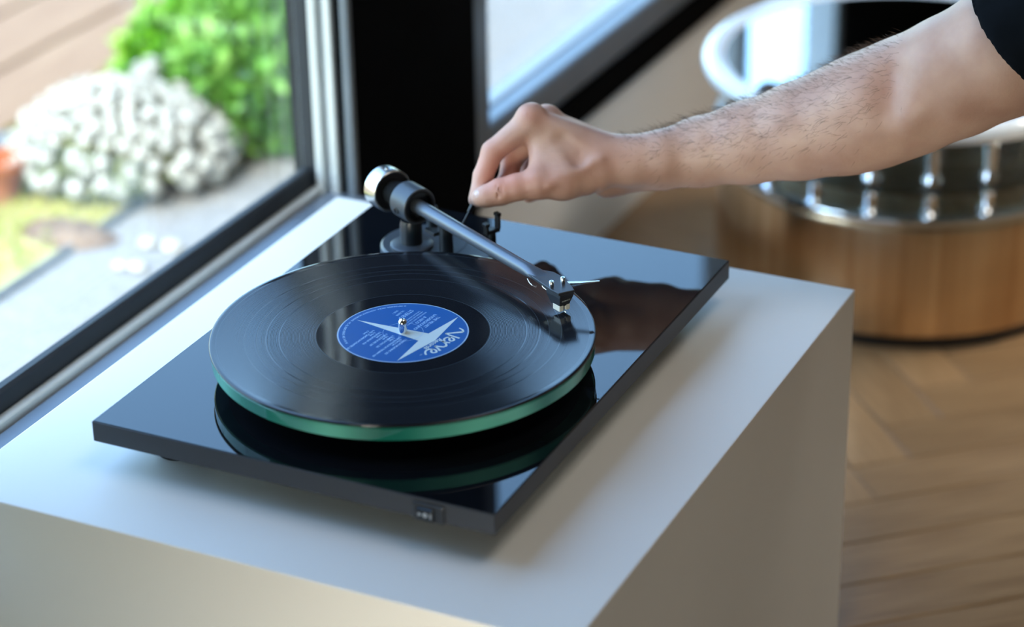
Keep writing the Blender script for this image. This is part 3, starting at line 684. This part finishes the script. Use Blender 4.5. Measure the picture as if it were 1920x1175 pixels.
for a, b in zip(ARM, ARM[1:]): F.cone(cam3(*a[:3]), cam3(*b[:3]), a[3] * mmv, b[3] * mmv, .010)
for a, b in zip(UP, UP[1:]): F.cone(cam3(*a[:3]), cam3(*b[:3]), a[3] * mmv, b[3] * mmv, .010)
# knuckles, tendons, veins (raised) and creases (cut)
def up(a, b, r0, r1, k=3): F.cone(cam3(*a), cam3(*b), r0 * mmv, r1 * mmv, k * mmv)
def cut(a, b, r0, r1=None, k=2): F.cone(cam3(*a), cam3(*b), r0 * mmv, (r1 or r0) * mmv, k * mmv, sub=True)
up((992, 216, -6), (998, 214, -4), 9.5, 9.5, 6); up((1024, 217, 12), (1028, 217, 14), 9.5, 9.0, 6)
up((1010, 222, -9), (1120, 280, -7), 2.2, 2.0, 5)                                # index extensor tendon
up((1030, 345, -22), (1125, 300, -11), 2.4, 2.6, 6)                              # thumb tendon
cut((1055, 262, -17), (1085, 300, -17), 5.0, 3.5, 9)                             # hollow between index and thumb bones
cut((1118, 372, 10), (1122, 360, -5), 2.6, 1.5, 5)                               # notch at the wrist's underside
up((1150, 352, 34), (1215, 338, 22), 5.0, 5.0, 7)                                # wrist flexor tendons
cut((921, 296, -6), (936, 298, -6), .7, .6, 1.5); cut((896, 343, -4), (912, 346, -5), .5, .5, 1.2)
cut((931, 342, -21), (934, 372, -21),   .6, .6, 1.2); cut((936, 340, -22.5), (939, 374, -22.5), .6, .6, 1.2); cut((941, 343, -22.5), (943, 370, -22.5), .5, .5, 1.2)
cut((1668, 140, -97), (1676, 205, -97), 9, 8, 22)                            # elbow hollow
up((1735, 140, -86), (1708, 215, -84), 6, 5, 22)                                 # biceps tendon beside it
V, Fc = surface_nets(F)
Wv = toworld(V)
_v = Wv - Wv.mean(0)
if np.einsum('ij,ij->i', np.cross(_v[Fc[:, 0]], _v[Fc[:, 1]]), _v[Fc[:, 2]]).sum() < 0: Fc = Fc[:, ::-1]; FLIP = True
else: FLIP = False
# flush: fingers and knuckles redder
pxv = 960 + FPX * V[:, 0] / V[:, 2]; pyv = 587.5 - FPX * V[:, 1] / V[:, 2]
def blob(cx, cy, rx, ry): return np.exp(-(((pxv - cx) / rx) ** 2 + ((pyv - cy) / ry) ** 2))
fl_ = .62 * blob(935, 315, 62, 60) + .35 * blob(995, 215, 40, 25) + .22 * blob(1000, 345, 90, 40) + .16 * blob(1140, 300, 90, 60) + .10 * blob(1655, 165, 60, 50)
me = bpy.data.meshes.new('body'); me.from_pydata(Wv.tolist(), [], Fc.tolist()); me.update()
ca = me.color_attributes.new('flush', 'FLOAT_COLOR', 'POINT'); cc = np.ones((len(Wv), 4), np.float32); cc[:, :3] = np.clip(fl_, 0, .85)[:, None]; ca.data.foreach_set('color', cc.ravel())
sh_ = Vector(toworld(cam3(1990, 60, -100)[None])[0]); ppl_loc = Vector((sh_.x, sh_.y, 0.0))
person = empty('person', ppl_loc, 'person in black short-sleeved shirt reaching in to pinch the tonearm lever', 'person')
body = obj('body', me, M['skin'], person, 180)
sm = body.modifiers.new('s', 'SMOOTH'); sm.factor = .5; sm.iterations = 3

# shirt: sleeve and shoulder / torso
F2 = Field(np.arange(.36, 1.0, .004), np.arange(-.25, .42, .004), np.arange(1.55, 2.15, .004))
for a, b in zip(UP[1:], UP[2:]): F2.cone(cam3(*a[:3]), cam3(*b[:3]), (a[3] + 6) * mmv, (b[3] + 7) * mmv, .012)
s0 = cam3(*UP[-1][:3]); wv = lambda v: np.array([v @ MW[0], v @ MW[1], v @ MW[2]])
dn = wv(np.array([0, 0, -1.])); lf = wv(np.array([.43, -.90, 0])); 
F2.cone(s0, s0 + lf * .20 + dn * -.03, .066, .075, .03); F2.cone(s0 + lf * .18 + dn * .02, s0 + lf * .19 + dn * .36, .125, .115, .05, depth=1.1); F2.cone(s0 + lf * .08, s0 + lf * .16 + dn * .25, .08, .10, .05)
g0 = cam3(1822, -20, -74); gn = np.array([.74, .62, -.62]); gn /= np.linalg.norm(gn)
g1 = cam3(1868, 91, -138)
XX, YY, ZZ = np.meshgrid(F2.X, F2.Y, F2.Z, indexing='ij')
pl_d = -((XX - g1[0]) * gn[0] + (YY - g1[1]) * gn[1] + (ZZ - g1[2]) * gn[2])
hh = np.clip(.5 - .5 * (F2.v - pl_d) / .003, 0, 1); F2.v = (F2.v * (1 - hh) + pl_d * hh + .003 * hh * (1 - hh)).astype(np.float32)
for a, b in zip(UP[:3], UP[1:4]): F2.cone(cam3(*a[:3]), cam3(*b[:3]), (a[3] + 2.0) * mmv, (b[3] + (2.0 if b[0] < 1950 else -30)) * mmv, .002, sub=True)
V2, F2c = surface_nets(F2)
if FLIP: F2c = F2c[:, ::-1]
shirt = obj('shirt', from_np('shirt', toworld(V2), F2c), M['shirt'], body, 180); tag(shirt, 'black cotton shirt with short sleeve')
sm = shirt.modifiers.new('s', 'SMOOTH'); sm.factor = .5; sm.iterations = 4

# thumb nail
def nail(c, ax_dir, nrm, L, Wd):
    c = np.array(c); ax_dir = ax_dir / np.linalg.norm(ax_dir); nrm = nrm - ax_dir * (nrm @ ax_dir); nrm /= np.linalg.norm(nrm); sd = np.cross(ax_dir, nrm)
    V_, F_ = [], []; n, m_ = 10, 10
    for i in range(n + 1):
        for j in range(m_ + 1):
            u = -1 + 2 * i / n; v_ = -1 + 2 * j / m_
            ww = Wd * (1 - .12 * max(u, 0) ** 2 * 2); uu = u * L * (1 - .22 * v_ * v_ * (1 if u > 0 else -1 * -1))
            V_.append(c + ax_dir * uu + sd * v_ * ww + nrm * (-.0030 * v_ * v_ - .0010 * u * u))
    for i in range(n):
        for j in range(m_): a = i * (m_ + 1) + j; F_.append((a, a + 1, a + m_ + 2, a + m_ + 1))
    return np.array(V_), np.array(F_)
tipv = cam3(901, 371, -9) - cam3(938, 359.5, -11)
_n = np.array([-.10, .50, -.86]); _n /= np.linalg.norm(_n)
nv, nf = nail(cam3(904, 370.2, -9.2) + _n * .0086, tipv, _n, .0060, .0056)
nl = obj('thumbnail', from_np('thumbnail', toworld(nv), nf), M['nail'], body, 180)
so = nl.modifiers.new('t', 'SOLIDIFY'); so.thickness = .0006

# arm hair
def hairs(n):
    Nf = np.cross(Wv[Fc[:, 1]] - Wv[Fc[:, 0]], Wv[Fc[:, 2]] - Wv[Fc[:, 0]]); ar = np.linalg.norm(Nf, axis=1); Nf = Nf / np.maximum(ar, 1e-12)[:, None]
    cen = Wv[Fc].mean(1)
    px = pxv[Fc].mean(1); py = pyv[Fc].mean(1)
    cy_ = np.interp(px, [1180, 1312, 1402, 1500, 1585, 1700], [305, 285, 267, 245, 223, 180]); hw = np.interp(px, [1180, 1312, 1500, 1600, 1700], [50, 62, 92, 105, 112])
    rel = (cy_ - py) / hw                         # +1 = upper outline
    wgt = ar * np.clip((px - 1150) / 60, 0, 1) * np.clip((1700 - px) / 60, 0, 1) * np.clip((rel + .55) / .8, .02, 1)
    wgt *= np.where(px < 1450, 1.0, .75)
    side = np.einsum('ij,ij->i', Nf, (cen - np.array(CC)) / np.linalg.norm(cen - np.array(CC), axis=1)[:, None])
    wgt *= (side < .35)
    ii = rng.choice(len(Fc), n, p=wgt / wgt.sum())
    axd = toworld(cam3(1240, 299, 18)[None])[0] - toworld(cam3(1585, 223, -22)[None])[0]; axd /= np.linalg.norm(axd)   # towards the hand
    V_, F_ = [], []; up_ = np.array(CU); view = np.array(CF)
    for q in ii:
        p = cen[q] + rng.normal(0, .0012, 3) * .5; nn = Nf[q]; r_ = rel[q]
        top = r_ > .82
        d = axd * rng.normal(.75, .25) + up_ * rng.normal(-.15 + .3 * r_, .35) * (1 if not top else .3) + nn * (.28 if not top else .8) + rng.normal(0, .14, 3)
        d /= np.linalg.norm(d); L = rng.uniform(.005, .011) * (1.0 if px[q] > 1230 else .8)
        wd = .00008; sd = np.cross(d, view); sd /= max(np.linalg.norm(sd), 1e-6)
        cv = axd * rng.normal(.4, .3) - nn * .45 + rng.normal(0, .25, 3)
        b = len(V_)
        p = p - nn * .0004
        for t, s_ in ((0, 1), (.4, .85), (.75, .55), (1, .15)):
            c = p + d * L * t + cv * L * .5 * t * t
            V_ += [c + sd * wd * s_, c - sd * wd * s_]
        for t in range(3): F_.append((b + 2 * t, b + 2 * t + 1, b + 2 * t + 3, b + 2 * t + 2))
    return from_np('arm_hair', np.array(V_), np.array(F_))
hr = obj('arm_hair', hairs(2100), M['hair'], body); tag(hr, 'fine dark arm hair', kind='stuff')

# ------------------------------------------------------------ low round bronze and acrylic table
def brushed_bronze():
    m = mat('brushed_bronze', (.70, .52, .34), .24, 1)
    t = noise(m, 5, 3, vscale=(14, 14, .25)); ramp(m, t.outputs['Fac'], [(.3, (.62, .43, .26)), (.7, (.84, .66, .46))]); return m
M['bronze'] = brushed_bronze()
dt = empty('round_table', (.235, 1.35, 0), 'low round bronze drum table with clear tiers and chrome pegs, behind the pedestal', 'table')
TC = (.235, 1.35)
T_ = Matrix.Translation((*TC, 0))
obj('drum', lathe(bmesh.new(), [(0, .014), (.224, .014), (.229, .018), (.230, .024), (.230, .150), (.229, .156), (.226, .160), (0, .160)], 128, T_), M['bronze'], dt, 40)
obj('recessed_foot', lathe(bmesh.new(), [(0, 0), (.222, 0), (.222, .0145), (0, .0145)], 96, T_), M['blk'], dt, 40)
obj('rim_ring', lathe(bmesh.new(), [(.216, .159), (.231, .159), (.232, .163), (.230, .167), (.216, .167)], 128, T_, close=True), M['chrome'], dt, 50)
obj('acrylic_disc', lathe(bmesh.new(), [(0, .197), (.231, .197), (.234, .199), (.234, .204), (.231, .206), (0, .206)], 128, T_), M['acrylic'], dt, 40)
peg_me = None
for tier, (za, zb) in enumerate(((.167, .197), (.206, .2615))):
    for k in range(20):
        a = 2 * math.pi * (k + .35) / 20
        if peg_me is None:
            bm = lathe(bmesh.new(), [(0, 0), (.0105, 0), (.0115, .002), (.0075, .006), (.0075, .023), (.0115, .027), (.0105, .0300), (0, .0300)], 24); peg_me = bpy.data.meshes.new('peg'); bm.to_mesh(peg_me); bm.free(); peg_me.materials.append(M['chrome']); peg_me.shade_smooth(); peg_me.set_sharp_from_angle(angle=R(35))
        o = bpy.data.objects.new('peg', peg_me); COL.objects.link(o); o.parent = dt
        o.location = (.214 * math.cos(a), .214 * math.sin(a), za); o.scale = (1, 1, (zb - za) / .0300)
M['whitegloss'] = mat('white_gloss', (.74, .78, .80), .10, coat=.6)
TZ = .283
M['mirror'] = mat('polished_table_mirror', (.80, .86, .88), .05, 1)
tp_ = obj('table_top', lathe(bmesh.new(), [(0, TZ - .022), (.238, TZ - .022), (.246, TZ - .018), (.250, TZ - .009), (.248, TZ - .001), (.240, TZ + .0030), (.229, TZ + .0015), (.222, TZ - .003), (0, TZ - .003)], 160, T_), M['whitegloss'], dt, 60); tag(tp_, 'round disc top with thick pale rounded rim')
mi = obj('mirror_face', lathe(bmesh.new(), [(0, TZ - .0031), (.2215, TZ - .0031), (.2215, TZ - .0022), (0, TZ - .0022)], 128, T_), M['mirror'], tp_, 40); tag(mi, 'mirror-polished round top face')
# things standing on the table top
kp = at(1440, 172, z=TZ)
kn = obj('black_puck', lathe(bmesh.new(), [(0, 0), (.013, 0), (.014, .003), (.012, .010), (.006, .014), (0, .015)], 28, Matrix.Translation((kp.x, kp.y, TZ - .0035))), M['blk'], None, 50); root_mesh(kn); tag(kn, 'small black puck lying on the mirrored table top just beyond the arm', 'puck')

# ------------------------------------------------------------ ceiling lamps
def emit(name, c, s):
    m = bpy.data.materials.new(name); m.use_nodes = True; b = m.node_tree.nodes['Principled BSDF']; b.inputs['Base Color'].default_value = (*c, 1); b.inputs['Emission Color'].default_value = (*c, 1); b.inputs['Emission Strength'].default_value = s; return m
M['lampglow'] = emit('lamp_diffuser', (1, .94, .85), 1.2)
for (x, y, s_, lab_) in ((1.1, .3, .45, 'square ceiling lamp panel above the turntable'), (1.4, 2.1, .40, 'square ceiling lamp panel above the round table')):
    L_o = empty('ceiling_lamp', (x, y, H - .03), lab_, 'lamp'); obj('lamp_frame', bx(x - s_ - .02, x + s_ + .02, y - s_ - .02, y + s_ + .02, H - .035, H - .001), M['alu'], L_o); obj('diffuser', bx(x - s_, x + s_, y - s_, y + s_, H - .040, H - .034), M['lampglow'], L_o)

# ------------------------------------------------------------ the garden outside
soil = noisy('garden_soil', (.16, .10, .06), (.30, .24, .14), 14, .95, bmp=.6, dist=.02)
gd = obj('ground', bx(-9, -.209, -6, 12, -.2, -.035), soil); tag(gd, kind='structure')
M['paving'] = noisy('pale_gravel_concrete', (.22, .212, .20), (.31, .30, .285), 130, .85, bmp=.5, dist=.003, detail=6)
n, l, b = nodes(M['paving']); 
pv = empty('garden_path', (-.53, 2, -.04), 'pale grey slab path outside along the foot of the window', 'path')
rp = random.Random(3)
yy = -2.4; i = 0
while yy < 7.5:
    L = .90; h = rp.uniform(-.002, .002)
    obj('slab', bx(-.752, -.212, yy, yy + L - .004, -.04, -.004 + h, bev=.003), M['paving'], pv); yy += L
M['kerb'] = noisy('dark_edging', (.10, .11, .12), (.16, .17, .18), 20, .8)
tag(obj('path_edging', bx(-.764, -.753, -2.4, 7.5, -.04, .004, bev=.002), M['kerb']), 'thin dark edging strip between grey path and grass', 'edging'); root_mesh(bpy.data.objects['path_edging'])
# moss and grass
moss = noisy('mossy_lawn', (.34, .31, .07), (.50, .44, .18), 30, .95, bmp=.8, dist=.01, lo=.3, hi=.7)
t_ = nodes(moss)
lawn = obj('lawn', bx(-1.075, -.765, -2.4, 7.5, -.04, .000), moss); tag(lawn, 'strip of yellow-green mossy lawn beside the path', 'lawn'); root_mesh(lawn)
def blades(name, n, fn, hmin, hmax, wd, mat_, parent=None):
    V_, F_ = [], []
    for _ in range(n):
        x, y, z = fn(); h = rng.uniform(hmin, hmax); a = rng.uniform(0, 6.28); lx, ly = rng.normal(0, .35, 2) * h
        b = len(V_); c, s = math.cos(a) * wd, math.sin(a) * wd
        V_ += [(x - c, y - s, z), (x + c, y + s, z), (x + lx * .5 + c * .7, y + ly * .5 + s * .7, z + h * .6), (x + lx * .5 - c * .7, y + ly * .5 - s * .7, z + h * .6), (x + lx, y + ly, z + h)]
        F_ += [(b, b + 1, b + 2, b + 3), (b + 3, b + 2, b + 4)]
    return obj(name, from_np(name, V_, F_), mat_, parent)
def vary(name, cols, rough=.6, **kw):
    m = mat(name, cols[0], rough, **kw); t = noise(m, 22, 2); ramp(m, t.outputs['Fac'], [(.3 + .4 * i / (len(cols) - 1), c) for i, c in enumerate(cols)]); return m
M['grass'] = vary('grass_blades', [(.20, .32, .02), (.36, .38, .06), (.46, .42, .12)])
gr = blades('grass', 9000, lambda: (rng.uniform(-1.07, -.775), rng.uniform(.2, 2.6), -.001), .008, .022, .0016, M['grass']); tag(gr, 'short yellow-green grass growing between path and bushes', 'grass', kind='stuff')
# bare soil patch
def mound(x, y, rx, ry, h, seed, n=14):
    bm = bmesh.new(); rr = random.Random(seed); c = bm.verts.new((x, y, h)); rings = []
    for k in (.35, .7, 1.0):
        rings.append([bm.verts.new((x + rx * k * math.cos(2 * math.pi * i / n) * rr.uniform(.85, 1.15), y + ry * k * math.sin(2 * math.pi * i / n) * rr.uniform(.85, 1.15), h * (1 - k * k) - (.004 if k == 1 else 0) + rr.uniform(0, .003))) for i in range(n)])
    for i in range(n): bm.faces.new((c, rings[0][i], rings[0][(i + 1) % n]))
    for a, b in zip(rings, rings[1:]):
        for i in range(n): bm.faces.new((a[i], b[i], b[(i + 1) % n], a[(i + 1) % n]))
    return bm
brn = noisy('brown_mulch', (.12, .065, .04), (.25, .16, .10), 40, .95, bmp=.7, dist=.01)
pt_ = at(125, 432, z=.004)
so_ = obj('soil_patch', mound(pt_.x, pt_.y, .075, .045, .014, 4), brn, None, 180); root_mesh(so_); tag(so_, 'small bare patch of brown soil in the mossy lawn', 'soil')
# decking
M['deck'] = noisy('sunlit_decking', (.23, .125, .065), (.28, .165, .09), 6, .75, vscale=(10, 1, 1), bmp=.2, dist=.002)
dk = empty('wooden_decking', (-2.0, 2, -.03), 'tan wooden decking boards beyond the bushes', 'decking')
x = -1.083; i = 0
while x > -4.6:
    obj('board', bx(x - .148, x, -2.0, 8.5, -.03, .004, bev=.003), M['deck'], dk); x -= .1575
tag(obj('deck_underframe', bx(-4.7, -1.09, -2.0, 8.5, -.034, -.029), M['kerb'], dk))
# pebbles on the path
M['pebble'] = noisy('pale_pebble', (.45, .41, .34), (.55, .52, .46), 30, .7)
labs = {0: 'pale pebble on the path, upper left of two near the window', 1: 'pale pebble on the path, furthest to the right', 2: 'pale pebble on the path, nearest to the window frame', 3: 'pale pebble on the path, furthest left of the four'}
for i, (px, py, s) in enumerate(((278, 452, .013), (322, 460, .015), (258, 497, .013), (226, 493, .011))):
    p = at(px, py, z=.004); bm = bmesh.new(); bmesh.ops.create_icosphere(bm, subdivisions=2, radius=1)
    for v in bm.verts: v.co = Vector((v.co.x * s * (1 + .15 * math.sin(5 * v.co.y + i)), v.co.y * s * .8, v.co.z * s * .45))
    o = obj('pebble', bm, M['pebble'], None, 180); o.location = (p.x, p.y, -.003 + s * .42); tag(o, labs[i], 'pebble', 'pebbles on the path')

# bushes
def leafy(n, cen, rad, size, seed, fn=None, flat=.5):
    r_ = np.random.default_rng(seed); V_, F_ = [], []
    for _ in range(n):
        d = r_.normal(0, 1, 3); d /= np.linalg.norm(d); k = r_.uniform(.55, 1.0)
        p = np.array(cen) + d * np.array(rad) * k
        if p[2] < .004: p[2] = r_.uniform(.004, .03)
        out_ = d + np.array([0, 0, .5]) + r_.normal(0, .5, 3); out_ /= np.linalg.norm(out_)
        s_ = np.cross(out_, r_.normal(0, 1, 3)); s_ /= np.linalg.norm(s_); L = size * r_.uniform(.6, 1.2); w_ = L * .26; nn = np.cross(out_, s_)
        b = len(V_); V_ += [p, p + out_ * L * .5 + s_ * w_, p + out_ * L - nn * L * .2, p + out_ * L * .5 - s_ * w_, p + out_ * L * .55 + nn * L * .06]
        F_ += [(b, b + 1, b + 4), (b + 1, b + 2, b + 4), (b + 2, b + 3, b + 4), (b + 3, b, b + 4)]
    return V_, F_
M['leaf'] = vary('bright_green_leaves', [(.025, .12, .003), (.08, .30, .005), (.20, .46, .02), (.34, .50, .08)], .45)
M['leaf2'] = vary('pale_green_leaves', [(.06, .18, .02), (.14, .34, .04), (.28, .46, .10)], .5)
M['olive'] = vary('olive_leaves', [(.12, .14, .05), (.26, .30, .12), (.40, .42, .22)], .6)
M['stem'] = mat('brown_stem', (.12, .07, .04), .8)
def bush(name, lab_, cen, rad, n, size, m, seed, sticks=14):
    t = empty(name, (cen[0], cen[1], 0), lab_, 'bush')
    V_, F_ = leafy(n, cen, rad, size, seed); f = obj('foliage', from_np('foliage', V_, F_), m, t); tag(f, kind='stuff')
    bm = bmesh.new(); rr = random.Random(seed)
    for _ in range(sticks):
        a = rr.uniform(0, 6.28); k = rr.uniform(.2, .75); rod(bm, (cen[0] + rr.uniform(-.02, .02), cen[1] + rr.uniform(-.02, .02), 0), (cen[0] + rad[0] * k * math.cos(a), cen[1] + rad[1] * k * math.sin(a), cen[2] + rad[2] * rr.uniform(0, .6)), .003, .0012, 6)
    obj('branches', bm, M['stem'], t); return t
def gp(px, py, h): p = at(px, py, z=h); return (p.x, p.y, p.z)
c1 = gp(350, 120, .08); bush('green_bush', 'bright lime-green leafy bush, left of the two green bushes behind the white flowers', c1, (.085, .11, .085), 2300, .034, M['leaf'], 11)
c2 = gp(500, 125, .09); bush('green_bush', 'larger bright green bush beside the window jamb', c2, (.12, .17, .12), 3400, .034, M['leaf2'], 12)
c3 = gp(545, -35, .10); bush('green_bush', 'dark-tipped green bush furthest back by the deck', c3, (.13, .20, .14), 2800, .036, M['leaf'], 13)
# white flowering bush
c0 = gp(225, 240, .07)
wb = empty('flowering_bush', (c0[0], c0[1], 0), 'low bush covered in clusters of white flowers beside the path', 'bush')
V_, F_ = leafy(1500, (c0[0], c0[1], .045), (.115, .13, .055), .022, 21); f = obj('foliage', from_np('foliage', V_, F_), M['olive'], wb); tag(f, kind='stuff')
M['petal'] = noisy('white_petals', (.50, .48, .42), (.56, .54, .48), 60, .7, sss=.0)
def flower_mesh(seed):
    rr = random.Random(seed); bm = bmesh.new()
    for _ in range(16):
        d = Vector((rr.gauss(0, 1), rr.gauss(0, 1), rr.gauss(.3, 1))).normalized(); c = Vector((d.x * .011, d.y * .011, d.z * .015))
        s_ = rr.uniform(.0045, .0065)
        u_ = d.orthogonal().normalized(); v_ = d.cross(u_); cv = bm.verts.new(c - d * .001)
        ring_ = []
        for i in range(10):
            a = 2 * math.pi * i / 10; k = s_ * (1.15 if i % 2 == 0 else .72); ring_.append(bm.verts.new(c + u_ * math.cos(a) * k + v_ * math.sin(a) * k + d * (.0012 if i % 2 == 0 else 0)))
        for i in range(10): bm.faces.new((cv, ring_[i], ring_[(i + 1) % 10]))
    lathe(bm, [(0, -.012), (.008, -.006), (.010, 0), (.008, .007), (0, .012)], 8)
    me = bpy.data.meshes.new('flower_cluster'); bm.to_mesh(me); bm.free(); me.materials.append(M['petal']); return me
fm = [flower_mesh(s) for s in range(6)]
axr = Vector((CR.x, CR.y, 0)).normalized(); axf = Vector((-axr.y, axr.x, 0))
rr = random.Random(5); placed = []
def put_flower(p, s, i):
    o = bpy.data.objects.new('flower_cluster', fm[i % 6]); COL.objects.link(o); o.parent = wb; o.location = p - wb.location; o.scale = (s,) * 3; o.rotation_euler = (rr.uniform(-.5, .5), rr.uniform(-.5, .5), rr.uniform(0, 6.28))
cnt = 0
for it in range(6000):
    if cnt >= 150: break
    a = rr.uniform(0, 6.28); e = rr.uniform(-.05, 1) ; ee = math.asin(min(max(e, 0), 1))
    p = Vector((c0[0], c0[1], .03)) + axr * (.150 * math.cos(a) * math.cos(ee)) + axf * (.12 * math.sin(a) * math.cos(ee)) + Vector((0, 0, .095 * math.sin(ee)))
    if p.z < .018: p.z = .018
    if any((p - q).length < .0215 for q in placed): continue
    placed.append(p); put_flower(p, rr.uniform(.85, 1.2), cnt); cnt += 1
for (px, py, h) in ((350, 150, .10), (330, 165, .08), (375, 200, .06), (410, 205, .055), (445, 200, .055), (430, 215, .05), (385, 240, .05), (370, 270, .045), (440, 265, .035), (395, 285, .04), (425, 285, .03), (380, 320, .025), (360, 300, .04), (350, 340, .02), (265, 135, .12), (285, 128, .125), (400, 325, .02)):
    put_flower(Vector(gp(px, py, h)), rr.uniform(1.0, 1.3), cnt); cnt += 1
# terracotta pot behind the white bush, at the frame's left edge
tp = gp(8, 335, .03)
M['terra'] = noisy('terracotta', (.34, .10, .035), (.42, .14, .06), 25, .8)
po = obj('terracotta_pot', lathe(bmesh.new(), [(0, 0), (.026, 0), (.034, .045), (.040, .046), (.040, .058), (.033, .058), (.030, .040), (0, .036)], 40, Matrix.Translation((tp[0] - .01, tp[1], .0))), M['terra'], None, 40); root_mesh(po); tag(po, 'small terracotta pot beside the white flowering bush', 'pot')
rk = gp(6, 285, .02); bm = bmesh.new(); bmesh.ops.create_icosphere(bm, subdivisions=2, radius=1)
for v in bm.verts: v.co = Vector((rk[0] - .02 + v.co.x * .03, rk[1] + .03 + v.co.y * .024 * (1 + .2 * math.sin(7 * v.co.x)), .016 + v.co.z * .018))
ro = obj('grey_stone', bm, M['kerb'], None, 180); root_mesh(ro); tag(ro, 'dark grey stone behind the terracotta pot', 'stone')
